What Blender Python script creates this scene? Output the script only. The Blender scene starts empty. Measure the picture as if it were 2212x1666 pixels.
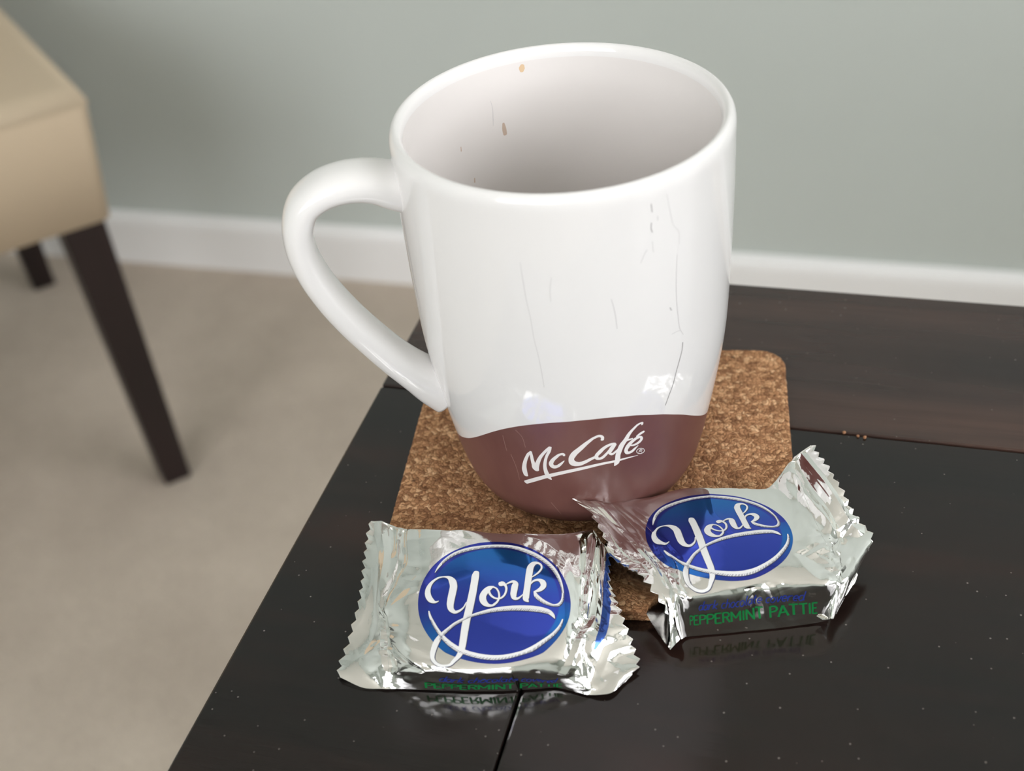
import bpy, bmesh, math, random
import numpy as np
from mathutils import Matrix, Vector
from math import sin, cos, pi, radians, hypot

scene = bpy.context.scene
COL = scene.collection
MM = 0.001

# ------------------------------------------------------------------ camera
cam_d = bpy.data.cameras.new('camera')
cam = bpy.data.objects.new('camera', cam_d)
COL.objects.link(cam)
right = Vector((0.9960432558, -0.0284514286, -0.0841923320))
up = Vector((0.0840619488, 0.6090092074, 0.7886959960))
fwd = Vector((-0.0288343775, 0.7926526992, -0.6089911963))
rot = Matrix((right, up, -fwd)).transposed().to_4x4()
cam.matrix_world = Matrix.Translation(Vector((-8.2256, -286.6354, 251.0438)) * MM) @ rot
cam_d.sensor_fit = 'HORIZONTAL'
cam_d.sensor_width = 36.0
cam_d.lens = 45.195
cam_d.clip_start = 0.01
cam_d.clip_end = 60
cam_d.dof.use_dof = True
cam_d.dof.focus_distance = 0.338
cam_d.dof.aperture_fstop = 12.5
scene.camera = cam

# ------------------------------------------------------------------ daylight, exposure
world = bpy.data.worlds.new('overcast_sky')
scene.world = world
world.use_nodes = True
wn = world.node_tree.nodes
wn['Background'].inputs['Color'].default_value = (0.985, 0.978, 1.0, 1)
wn['Background'].inputs['Strength'].default_value = 8.2
vs = scene.view_settings
vs.view_transform = 'Standard'
vs.look = 'None'
vs.exposure = 0.0
vs.gamma = 1.0
vs.use_curve_mapping = False
scene.cycles.max_bounces = 10
scene.cycles.diffuse_bounces = 6
scene.cycles.glossy_bounces = 6
scene.cycles.transparent_max_bounces = 12
scene.cycles.caustics_reflective = False
scene.cycles.caustics_refractive = False
scene.cycles.sample_clamp_indirect = 12

# ------------------------------------------------------------------ baked shape data (millimetres / degrees)
WINDOW = (-1.2, 0.5, 0.30, 1.70)
WALLC = (191, 198, 194)
CARPETC = (214, 200, 184)
BROWN = (118, 80, 74)
TAN = (190, 173, 149)

PR_DEEP = (0.036, 0.068, 0.50)
PR_LIGHT = (0.012, 0.16, 0.52)
PR_RIM = (0.034, 0.052, 0.42)
CRUMBS = ((0.0774, 0.00335, 0.0005), (0.0810, 0.00138, 0.00042), (0.0828, 0.0005, 0.00052))
WINDOW2 = (-1.35, 0.7, 0.40, 1.70)
CORK = ((146, 105, 76), (188, 140, 102), (214, 167, 125), (230, 188, 147))

MC_STROKES = [[(-116.24, 22.13, 1.29), (-116.38, 24.06, 1.48), (-116.0, 25.95, 1.2), (-115.2, 27.91, 0.99), (-114.07, 29.89, 0.84), (-112.78, 31.63, 0.75), (-111.73, 32.48, 0.62)], [(-111.87, 32.53, 0.61), (-111.87, 31.04, 0.83), (-111.85, 29.3, 0.95), (-111.61, 27.32, 1.22), (-111.26, 25.84, 1.55), (-110.7, 25.37, 1.38)], [(-110.69, 25.42, 1.05), (-110.42, 27.01, 1.23), (-109.53, 28.92, 1.1), (-108.31, 30.84, 0.91), (-106.83, 32.51, 0.81), (-105.1, 34.16, 0.78), (-103.81, 35.14, 0.86)], [(-103.74, 35.24, 0.7), (-104.32, 33.73, 0.78), (-105.62, 31.65, 0.71), (-106.62, 29.29, 0.82), (-107.11, 27.21, 0.94), (-107.04, 25.42, 1.15), (-106.66, 23.9, 1.32), (-106.07, 22.79, 1.15), (-105.35, 22.12, 0.42)], [(-117.07, 19.02, 1.29), (-113.68, 20.55, 1.35), (-107.74, 22.98, 1.29), (-99.67, 25.46, 1.24), (-92.09, 27.02, 1.13), (-84.65, 28.02, 0.94), (-78.64, 28.18, 0.8), (-74.53, 28.28, 0.54), (-69.85, 28.08, 0.14)], [(-98.89, 32.17, 0.56), (-99.06, 32.79, 0.85), (-100.27, 32.63, 0.75), (-102.11, 31.43, 0.91), (-103.8, 29.81, 1.06), (-104.39, 28.38, 1.23), (-103.64, 27.55, 1.44), (-102.11, 27.79, 1.02), (-100.49, 28.88, 0.73), (-99.07, 30.16, 0.25)], [(-84.29, 37.32, 0.8), (-84.22, 38.3, 0.8), (-85.13, 38.9, 0.86), (-86.99, 38.56, 0.8), (-89.59, 37.06, 1.03), (-92.51, 34.87, 1.39), (-95.28, 32.54, 1.59), (-96.29, 30.57, 1.48), (-95.58, 29.18, 2.0), (-93.67, 28.83, 1.59), (-91.2, 29.44, 1.19), (-88.73, 30.48, 0.98), (-87.02, 31.08, 0.89)], [(-79.62, 34.99, 0.84), (-80.47, 35.11, 0.86), (-81.91, 34.88, 0.95), (-83.59, 34.15, 1.05), (-85.41, 32.72, 1.18), (-86.65, 31.36, 1.01), (-86.32, 30.32, 0.96), (-84.86, 30.3, 0.96), (-83.14, 31.39, 0.85), (-81.67, 32.85, 0.69), (-80.46, 34.32, 0.71), (-79.45, 34.84, 0.85)], [(-79.62, 34.68, 1.03), (-80.7, 33.16, 1.03), (-81.38, 31.57, 0.75), (-80.69, 31.2, 0.83), (-79.21, 31.88, 0.7), (-77.95, 32.83, 0.55)], [(-69.05, 39.48, 0.5), (-68.88, 40.07, 0.53), (-70.35, 40.05, 0.63), (-72.29, 38.99, 0.81), (-73.96, 37.58, 1.02), (-75.36, 35.58, 1.28), (-76.74, 34.0, 1.47), (-77.68, 32.04, 1.45), (-78.26, 30.21, 1.38), (-78.4, 28.5, 1.42), (-78.82, 27.22, 1.35), (-79.5, 26.42, 0.38)], [(-76.32, 34.62, 0.46), (-74.85, 35.22, 0.68), (-72.72, 35.3, 0.53)], [(-73.48, 32.9, 0.42), (-71.66, 32.68, 0.76), (-69.87, 33.12, 0.94), (-68.81, 34.11, 0.81), (-69.36, 34.99, 0.73), (-70.79, 35.01, 0.98), (-72.79, 34.2, 1.16), (-74.44, 32.71, 1.26), (-75.05, 31.17, 0.96), (-74.32, 30.25, 1.02), (-72.82, 30.34, 0.99), (-71.3, 31.25, 0.76), (-70.14, 31.95, 0.28)], [(-70.83, 35.66, 0.65), (-69.58, 36.23, 0.87), (-68.16, 36.61, 0.77)], [(-69.59, 29.11, 0.21), (-69.03, 30.16, 0.21)], [(-69.08, 30.12, 0.2), (-68.3, 29.88, 0.15), (-68.26, 29.42, 0.23), (-69.25, 29.54, 0.22)], [(-68.91, 29.44, 0.14), (-68.19, 28.72, 0.14)], [(-67.15, 29.13, 0.15), (-67.44, 29.71, 0.15), (-68.12, 30.23, 0.2), (-68.99, 30.55, 0.24), (-69.82, 30.58, 0.25), (-70.41, 30.32, 0.24), (-70.59, 29.84, 0.18), (-70.32, 29.27, 0.15), (-69.67, 28.76, 0.21), (-68.8, 28.44, 0.24), (-67.94, 28.4, 0.26), (-67.33, 28.65, 0.26), (-67.15, 29.13, 0.23)]]
SCRATCHES = [[(-107.14, 92.42, 0.1), (-106.81, 87.57, 0.1), (-106.31, 82.21, 0.11), (-105.44, 75.93, 0.11), (-105.07, 71.07, 0.11), (-104.24, 66.1, 0.11), (-103.64, 61.01, 0.11), (-103.31, 56.22, 0.11)], [(-97.76, 88.57, 0.09), (-98.54, 84.78, 0.1), (-98.55, 81.88, 0.1)], [(-79.59, 81.05, 0.16), (-78.8, 78.37, 0.16), (-78.25, 75.09, 0.17), (-77.98, 72.22, 0.17)], [(-59.82, 104.36, 0.1), (-58.31, 98.62, 0.1), (-57.25, 95.6, 0.09), (-55.29, 93.54, 0.1), (-55.01, 89.93, 0.12)], [(-55.88, 87.39, 0.17), (-56.14, 83.47, 0.17), (-56.19, 77.64, 0.17), (-55.32, 70.5, 0.17), (-53.87, 64.99, 0.16), (-52.51, 63.22, 0.14)], [(-57.86, 65.25, 0.18), (-55.75, 65.26, 0.18), (-53.88, 65.08, 0.18)], [(-52.74, 60.97, 0.28), (-52.85, 59.08, 0.29), (-54.12, 55.66, 0.3), (-55.52, 52.21, 0.29), (-56.56, 48.97, 0.3), (-58.16, 45.85, 0.3), (-59.41, 42.97, 0.3)], [(-65.45, 103.35, 0.22), (-65.16, 101.16, 0.22)], [(-65.48, 98.57, 0.23), (-65.62, 96.99, 0.22), (-65.2, 95.98, 0.2)], [(-65.26, 93.63, 0.15), (-65.15, 91.95, 0.15), (-64.93, 90.67, 0.15)], [(-67.12, 91.89, 0.17), (-68.11, 91.02, 0.17), (-68.71, 90.06, 0.16), (-69.51, 88.94, 0.16)], [(-63.22, 99.79, 0.19), (-63.25, 98.54, 0.2)], [(-58.9, 73.42, 0.2), (-58.21, 72.95, 0.23), (-58.55, 72.74, 0.21), (-57.86, 72.51, 0.25)]]
BAND_SCRATCHES = [[(-122.66, 36.33, 0.17), (-122.67, 33.24, 0.17), (-122.62, 30.37, 0.17)], [(-121.06, 29.48, 0.18), (-120.12, 25.42, 0.18), (-119.88, 22.44, 0.17), (-120.08, 19.29, 0.17)], [(-116.4, 39.88, 0.17), (-114.61, 38.24, 0.16), (-113.68, 33.81, 0.15)], [(-107.37, 11.85, 0.24), (-105.7, 9.52, 0.24), (-103.8, 6.63, 0.2)]]
BAND = [(-164.5, 19.5), (-157.3, 21.98), (-151.4, 24.17), (-145.5, 26.62), (-140.7, 28.97), (-135.3, 31.89), (-128.1, 35.9), (-121.9, 38.97), (-116.2, 41.19), (-111.0, 42.79), (-103.0, 44.4), (-91.1, 45.24), (-81.6, 45.04), (-71.6, 43.6), (-60.2, 40.22), (-50.2, 35.95), (-40.1, 30.64), (-31.7, 26.47), (-24.0, 23.26)]
CANDY_A = [[(-60.11, -26.64, 8.0), (-55.87, -28.53, 8.5), (-51.66, -32.13, 10.0), (-43.13, -38.61, 14.6), (-32.11, -41.16, 15.3), (-20.54, -43.21, 15.3), (-9.09, -43.99, 14.4), (0.24, -41.22, 12.0), (1.71, -43.48, 10.0), (3.54, -46.72, 9.5)], [(-61.23, -36.29, 7.5), (-56.56, -40.09, 8.0), (-52.11, -45.29, 10.0), (-42.82, -51.03, 14.8), (-32.13, -52.81, 15.4), (-20.86, -54.07, 15.4), (-10.46, -54.96, 14.6), (-2.4, -54.95, 11.0), (0.91, -55.38, 10.0), (2.78, -57.21, 9.0)], [(-61.68, -51.58, 5.5), (-58.39, -54.98, 6.0), (-55.24, -60.65, 8.5), (-46.46, -63.71, 13.0), (-33.1, -65.59, 13.5), (-19.95, -66.98, 13.5), (-9.14, -68.19, 12.5), (-4.68, -68.84, 9.5), (-0.22, -67.96, 8.0), (4.19, -67.51, 7.0)], [(-63.97, -63.2, 3.5), (-59.99, -65.02, 4.0), (-54.72, -67.71, 7.0), (-47.84, -73.52, 11.2), (-34.03, -77.14, 11.6), (-20.13, -78.55, 11.6), (-10.52, -77.45, 10.8), (-5.68, -75.47, 8.5), (-0.11, -74.34, 6.0), (6.29, -73.21, 4.5)], [(-66.13, -71.39, 1.5), (-60.49, -72.79, 2.5), (-54.03, -75.02, 5.5), (-43.68, -81.16, 8.2), (-32.97, -83.12, 8.2), (-22.36, -83.55, 8.0), (-13.31, -83.43, 5.8), (-6.01, -82.58, 5.0), (-0.03, -80.56, 3.5), (7.34, -78.2, 2.0)], [(-66.34, -75.0, 0.8), (-59.65, -78.65, 0.8), (-53.79, -79.38, 0.6), (-43.93, -80.62, 0.5), (-33.77, -82.05, 0.5), (-22.97, -82.74, 0.5), (-13.62, -82.88, 0.5), (-5.58, -85.75, 0.6), (-0.64, -86.31, 0.7), (4.31, -83.01, 1.0)]]
CANDY_A_LOGO = [[19.096, -1.651], [0.57, 18.649], [-26.569, -64.518]]
CANDY_B = [[(-5.42, -34.33, 19.0), (-0.57, -35.1, 17.0), (4.76, -32.99, 15.0), (15.22, -31.18, 13.0), (27.8, -28.41, 12.5), (39.79, -29.99, 12.5), (47.58, -31.71, 13.2), (55.23, -25.09, 16.0), (57.94, -23.41, 17.5), (60.92, -22.39, 19.0)], [(-0.44, -38.14, 16.0), (3.9, -40.48, 15.0), (10.73, -43.39, 14.3), (17.56, -42.44, 14.8), (27.01, -42.62, 15.0), (38.77, -42.86, 15.0), (48.58, -42.87, 15.0), (55.98, -37.33, 15.5), (61.0, -34.9, 16.5), (64.66, -35.3, 17.0)], [(5.23, -51.55, 14.2), (8.79, -50.86, 14.2), (13.7, -52.06, 14.3), (19.7, -53.6, 15.7), (28.07, -53.97, 16.2), (38.65, -54.64, 16.2), (49.28, -54.91, 15.8), (57.61, -50.16, 14.5), (63.64, -45.87, 14.0), (67.85, -43.85, 13.5)], [(11.27, -59.97, 13.4), (13.99, -59.51, 13.7), (16.77, -60.11, 14.0), (22.0, -62.04, 15.4), (29.77, -62.77, 15.8), (39.94, -62.34, 15.8), (50.14, -61.94, 15.3), (58.88, -58.51, 13.5), (65.3, -52.97, 11.0), (71.07, -48.8, 9.5)], [(14.99, -66.76, 12.0), (16.7, -66.62, 13.0), (18.5, -67.24, 14.0), (21.86, -68.52, 13.2), (30.78, -68.41, 13.3), (41.72, -67.32, 13.3), (53.81, -68.1, 13.0), (59.53, -65.22, 12.0), (64.39, -60.49, 9.5), (68.14, -55.71, 8.0)], [(18.62, -73.59, 4.0), (18.89, -73.52, 4.0), (19.51, -71.26, 1.4), (22.02, -70.09, 0.45), (31.52, -69.89, 0.35), (42.95, -69.43, 0.35), (54.25, -68.73, 0.5), (56.87, -71.08, 4.2), (61.11, -66.22, 5.0), (64.65, -61.35, 6.0)]]
CANDY_B_LOGO = [[17.838, 2.437], [-4.748, 16.472], [31.873, -49.346]]
YORK_STROKES = [[(-0.786, 0.458, 0.007), (-0.74, 0.549, 0.03), (-0.653, 0.673, 0.044), (-0.511, 0.79, 0.056), (-0.337, 0.862, 0.062), (-0.141, 0.901, 0.057), (0.054, 0.914, 0.052), (0.239, 0.891, 0.057), (0.413, 0.823, 0.066), (0.566, 0.732, 0.07), (0.707, 0.608, 0.063), (0.805, 0.478, 0.056), (0.865, 0.341, 0.045), (0.898, 0.198, 0.031), (0.903, 0.068, 0.026), (0.881, -0.023, 0.032), (0.838, -0.076, 0.04), (0.783, -0.089, 0.034), (0.707, -0.069, 0.046), (0.62, -0.017, 0.057), (0.555, 0.055, 0.052), (0.539, 0.109, 0.027)], [(0.487, 0.221, 0.014), (0.533, 0.276, 0.028), (0.598, 0.293, 0.042), (0.647, 0.263, 0.078), (0.658, 0.208, 0.073), (0.626, 0.156, 0.06), (0.582, 0.124, 0.043), (0.535, 0.107, 0.015)], [(0.503, 0.331, 0.012), (0.555, 0.374, 0.02), (0.609, 0.432, 0.024), (0.64, 0.497, 0.024), (0.633, 0.549, 0.028), (0.598, 0.582, 0.039), (0.544, 0.576, 0.063), (0.503, 0.523, 0.081), (0.477, 0.406, 0.088), (0.459, 0.276, 0.085), (0.441, 0.146, 0.083), (0.427, 0.042, 0.083), (0.427, -0.017, 0.071), (0.452, -0.047, 0.024)], [(0.089, 0.23, 0.065), (0.12, 0.234, 0.075), (0.15, 0.217, 0.041), (0.169, 0.172, 0.031), (0.163, 0.107, 0.027), (0.136, 0.048, 0.026), (0.087, 0.009, 0.026), (0.044, 0.005, 0.026), (-0.005, 0.029, 0.027), (-0.044, 0.074, 0.03), (-0.063, 0.133, 0.031)], [(-0.005, 0.185, 0.021), (0.033, 0.169, 0.022), (0.06, 0.126, 0.023), (0.074, 0.068, 0.024), (0.071, 0.009, 0.024), (0.044, -0.049, 0.028), (0.0, -0.091, 0.032)], [(0.005, 0.194, 0.015), (-0.049, 0.172, 0.063), (-0.103, 0.12, 0.083), (-0.138, 0.055, 0.089), (-0.139, -0.01, 0.09), (-0.114, -0.062, 0.079), (-0.071, -0.095, 0.051), (-0.027, -0.102, 0.034), (0.016, -0.085, 0.026)], [(0.163, 0.221, 0.015), (0.218, 0.254, 0.026), (0.267, 0.263, 0.044), (0.288, 0.237, 0.073), (0.281, 0.185, 0.086), (0.27, 0.12, 0.085), (0.263, 0.055, 0.078), (0.274, 0.009, 0.058), (0.31, -0.001, 0.036), (0.348, 0.022, 0.022), (0.386, 0.061, 0.015)], [(-0.724, -0.008, 0.01), (-0.767, -0.023, 0.031), (-0.818, 0.003, 0.068), (-0.86, 0.068, 0.079), (-0.874, 0.159, 0.072), (-0.849, 0.25, 0.053), (-0.794, 0.322, 0.034), (-0.729, 0.363, 0.026), (-0.653, 0.371, 0.023), (-0.593, 0.352, 0.053), (-0.55, 0.299, 0.092), (-0.53, 0.224, 0.098), (-0.542, 0.12, 0.099), (-0.561, 0.003, 0.096), (-0.568, -0.082, 0.089), (-0.55, -0.154, 0.07), (-0.501, -0.193, 0.047), (-0.446, -0.173, 0.033), (-0.397, -0.128, 0.021), (-0.356, -0.043, 0.014)], [(-0.226, 0.422, 0.073), (-0.236, 0.38, 0.094), (-0.25, 0.276, 0.096), (-0.272, 0.12, 0.099), (-0.299, -0.036, 0.101), (-0.326, -0.193, 0.099), (-0.346, -0.297, 0.097), (-0.365, -0.427, 0.096), (-0.381, -0.557, 0.092), (-0.397, -0.688, 0.088), (-0.416, -0.779, 0.078), (-0.446, -0.857, 0.065), (-0.501, -0.935, 0.052), (-0.555, -1.0, 0.038), (-0.642, -1.016, 0.034), (-0.724, -0.98, 0.042), (-0.773, -0.909, 0.049), (-0.781, -0.805, 0.063), (-0.764, -0.714, 0.074), (-0.727, -0.622, 0.074), (-0.664, -0.531, 0.055), (-0.588, -0.453, 0.044), (-0.501, -0.375, 0.042), (-0.403, -0.316, 0.043), (-0.294, -0.258, 0.038), (-0.163, -0.212, 0.046), (-0.033, -0.177, 0.057), (0.109, -0.156, 0.068), (0.25, -0.147, 0.076), (0.403, -0.15, 0.083), (0.533, -0.159, 0.086), (0.642, -0.176, 0.08), (0.729, -0.208, 0.063), (0.77, -0.258, 0.04), (0.786, -0.294, 0.009)], [(-0.849, -0.16, 0.015), (-0.832, -0.232, 0.029), (-0.789, -0.336, 0.037), (-0.729, -0.453, 0.042), (-0.653, -0.57, 0.053), (-0.555, -0.674, 0.062), (-0.446, -0.753, 0.068), (-0.316, -0.818, 0.079), (-0.174, -0.87, 0.083), (-0.011, -0.896, 0.081), (0.152, -0.883, 0.073), (0.316, -0.831, 0.064), (0.49, -0.746, 0.056), (0.642, -0.635, 0.047), (0.773, -0.512, 0.039), (0.849, -0.401, 0.03), (0.887, -0.297, 0.014)]]

# ------------------------------------------------------------------ helpers
def lin(r, g, b):
    f = lambda c: (c / 255 / 12.92) if c / 255 <= 0.04045 else ((c / 255 + 0.055) / 1.055) ** 2.4
    return (f(r), f(g), f(b), 1.0)


def material(name, color=(0.8, 0.8, 0.8, 1), rough=0.5, metal=0.0, spec=0.5, coat=0.0, coat_rough=0.05):
    m = bpy.data.materials.new(name)
    m.use_nodes = True
    b = m.node_tree.nodes['Principled BSDF']
    b.inputs['Base Color'].default_value = color
    b.inputs['Roughness'].default_value = rough
    b.inputs['Metallic'].default_value = metal
    b.inputs['Specular IOR Level'].default_value = spec
    b.inputs['Coat Weight'].default_value = coat
    b.inputs['Coat Roughness'].default_value = coat_rough
    return m


class NT:
    """tiny node wiring helper"""
    def __init__(self, m):
        self.t = m.node_tree
        self.b = self.t.nodes['Principled BSDF']

    def n(self, kind, **props):
        nd = self.t.nodes.new(kind)
        for k, v in props.items():
            setattr(nd, k, v)
        return nd

    def l(self, a, b):
        self.t.links.new(a, b)

    def coords(self, scale=(1, 1, 1), rotz=0.0, which='Object'):
        tc = self.n('ShaderNodeTexCoord')
        mp = self.n('ShaderNodeMapping')
        mp.inputs['Scale'].default_value = scale
        mp.inputs['Rotation'].default_value = (0, 0, rotz)
        self.l(tc.outputs[which], mp.inputs['Vector'])
        return mp.outputs['Vector']

    def noise(self, vec, scale, detail=4, rough=0.55):
        nd = self.n('ShaderNodeTexNoise')
        nd.inputs['Scale'].default_value = scale
        nd.inputs['Detail'].default_value = detail
        nd.inputs['Roughness'].default_value = rough
        self.l(vec, nd.inputs['Vector'])
        return nd.outputs['Fac']

    def ramp(self, fac, stops, interp='LINEAR'):
        nd = self.n('ShaderNodeValToRGB')
        nd.color_ramp.interpolation = interp
        e = nd.color_ramp.elements
        while len(e) < len(stops):
            e.new(0.5)
        for k, (p, c) in enumerate(stops):
            e[k].position = p
            e[k].color = c if len(c) == 4 else (*c, 1)
        self.l(fac, nd.inputs['Fac'])
        return nd.outputs['Color']

    def mix(self, fac, a, b, mode='MIX'):
        nd = self.n('ShaderNodeMix', data_type='RGBA', blend_type=mode)
        for sock, v in ((nd.inputs[0], fac), (nd.inputs[6], a), (nd.inputs[7], b)):
            if hasattr(v, 'is_linked'):
                self.l(v, sock)
            else:
                sock.default_value = v
        return nd.outputs[2]

    def bump(self, height, strength, dist):
        nd = self.n('ShaderNodeBump')
        nd.inputs['Strength'].default_value = strength
        nd.inputs['Distance'].default_value = dist
        self.l(height, nd.inputs['Height'])
        self.l(nd.outputs['Normal'], self.b.inputs['Normal'])


def tag(o, label=None, cat=None, group=None, kind=None):
    for k, v in (('label', label), ('category', cat), ('group', group), ('kind', kind)):
        if v:
            o[k] = v
    return o


def mesh_obj(name, verts, faces, mats, parent=None, smooth=True, face_mats=None):
    me = bpy.data.meshes.new(name)
    me.from_pydata([tuple(map(float, v)) for v in verts], [], [tuple(map(int, f)) for f in faces])
    for m in (mats if isinstance(mats, (list, tuple)) else [mats]):
        me.materials.append(m)
    if smooth:
        me.polygons.foreach_set('use_smooth', [True] * len(me.polygons))
    if face_mats is not None:
        me.polygons.foreach_set('material_index', list(map(int, face_mats)))
    me.update()
    o = bpy.data.objects.new(name, me)
    COL.objects.link(o)
    if parent is not None:
        o.parent = parent
    return o


def bm_obj(name, bm, mat, parent=None, smooth=False):
    me = bpy.data.meshes.new(name)
    bm.to_mesh(me)
    bm.free()
    me.materials.append(mat)
    if smooth:
        me.polygons.foreach_set('use_smooth', [True] * len(me.polygons))
    o = bpy.data.objects.new(name, me)
    COL.objects.link(o)
    if parent is not None:
        o.parent = parent
    return o


def empty(name, loc=(0, 0, 0), rotz=0.0):
    o = bpy.data.objects.new(name, None)
    o.empty_display_size = 0.05
    COL.objects.link(o)
    o.location = loc
    o.rotation_euler = (0, 0, rotz)
    return o


def hexa(bm, c8, bevel=0.0, seg=2):
    """c8: bottom 4 corners (ccw) then top 4 corners"""
    vs_ = [bm.verts.new(c) for c in c8]
    fs = [(3, 2, 1, 0), (4, 5, 6, 7), (0, 1, 5, 4), (1, 2, 6, 5), (2, 3, 7, 6), (3, 0, 4, 7)]
    faces = [bm.faces.new([vs_[i] for i in f]) for f in fs]
    if bevel > 0:
        edges = list({e for f in faces for e in f.edges})
        bmesh.ops.bevel(bm, geom=edges, offset=bevel, segments=seg, profile=0.5, affect='EDGES')
    return faces


def box_pts(x0, x1, y0, y1, z0, z1):
    return [(x0, y0, z0), (x1, y0, z0), (x1, y1, z0), (x0, y1, z0),
            (x0, y0, z1), (x1, y0, z1), (x1, y1, z1), (x0, y1, z1)]


def add_box(name, dims, mat, parent=None, bevel=0.0, seg=2, smooth=False):
    bm = bmesh.new()
    hexa(bm, box_pts(*dims), bevel, seg)
    return bm_obj(name, bm, mat, parent, smooth)


def grid_faces(nr, nc, wrap=False, off=0):
    r = np.arange(nr - 1)[:, None]
    c = np.arange(nc if wrap else nc - 1)[None, :]
    a = r * nc + c
    b = r * nc + (c + 1) % nc
    return (np.stack([a, b, b + nc, a + nc], -1).reshape(-1, 4) + off)


def catmull(P, n):
    """Catmull-Rom through the rows of P, n samples per span"""
    P = np.asarray(P, float)
    if len(P) == 2:
        t = np.linspace(0, 1, n + 1)[:, None]
        return P[0] * (1 - t) + P[1] * t
    Q = np.vstack([2 * P[0] - P[1], P, 2 * P[-1] - P[-2]])
    out = []
    for i in range(len(P) - 1):
        p0, p1, p2, p3 = Q[i:i + 4]
        d1 = max(np.linalg.norm((p2 - p1)[:2]), 1e-9)
        d0 = max(np.linalg.norm((p1 - p0)[:2]), 1e-9)
        d2 = max(np.linalg.norm((p3 - p2)[:2]), 1e-9)
        m1 = ((p1 - p0) / d0 * d1 + (p2 - p1) / d1 * d0) / (d0 + d1) * d1
        m2 = ((p2 - p1) / d1 * d2 + (p3 - p2) / d2 * d1) / (d1 + d2) * d1
        t = np.linspace(0, 1, n, endpoint=False)[:, None]
        out.append((2 * t**3 - 3 * t**2 + 1) * p1 + (t**3 - 2 * t**2 + t) * m1 + (-2 * t**3 + 3 * t**2) * p2 + (t**3 - t**2) * m2)
    out.append(P[-1:])
    return np.vstack(out)


def stroke_strip(S, step, across=3, cap=True):
    """S rows (x, y, width) in a flat plane -> (points (n, across, 2))"""
    C = catmull(S, 10)
    seg = np.r_[0, np.cumsum(np.hypot(*np.diff(C[:, :2], axis=0).T))]
    n = max(3, int(seg[-1] / step) + 1)
    s = np.linspace(0, seg[-1], n)
    C = np.stack([np.interp(s, seg, C[:, k]) for k in range(3)], 1)
    T = np.gradient(C[:, :2], axis=0)
    T /= np.linalg.norm(T, axis=1)[:, None] + 1e-12
    if cap:
        h0, h1 = C[0, 2] / 2, C[-1, 2] / 2
        k = np.array([0.97, 0.8, 0.5, 0.2])
        pre = np.c_[C[0, :2] - T[0] * (h0 * 0.7 * k)[:, None], 2 * h0 * np.sqrt(1 - k**2)]
        post = np.c_[C[-1, :2] + T[-1] * (h1 * 0.7 * k[::-1])[:, None], 2 * h1 * np.sqrt(1 - k[::-1]**2)]
        C = np.vstack([pre, C, post])
        T = np.vstack([np.repeat(T[:1], 4, 0), T, np.repeat(T[-1:], 4, 0)])
    N = np.stack([-T[:, 1], T[:, 0]], 1)
    f = np.linspace(0.5, -0.5, across)
    return C[:, None, :2] + N[:, None, :] * (C[:, 2][:, None] * f[None, :])[:, :, None]


# ------------------------------------------------------------------ materials
M = {}


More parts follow.
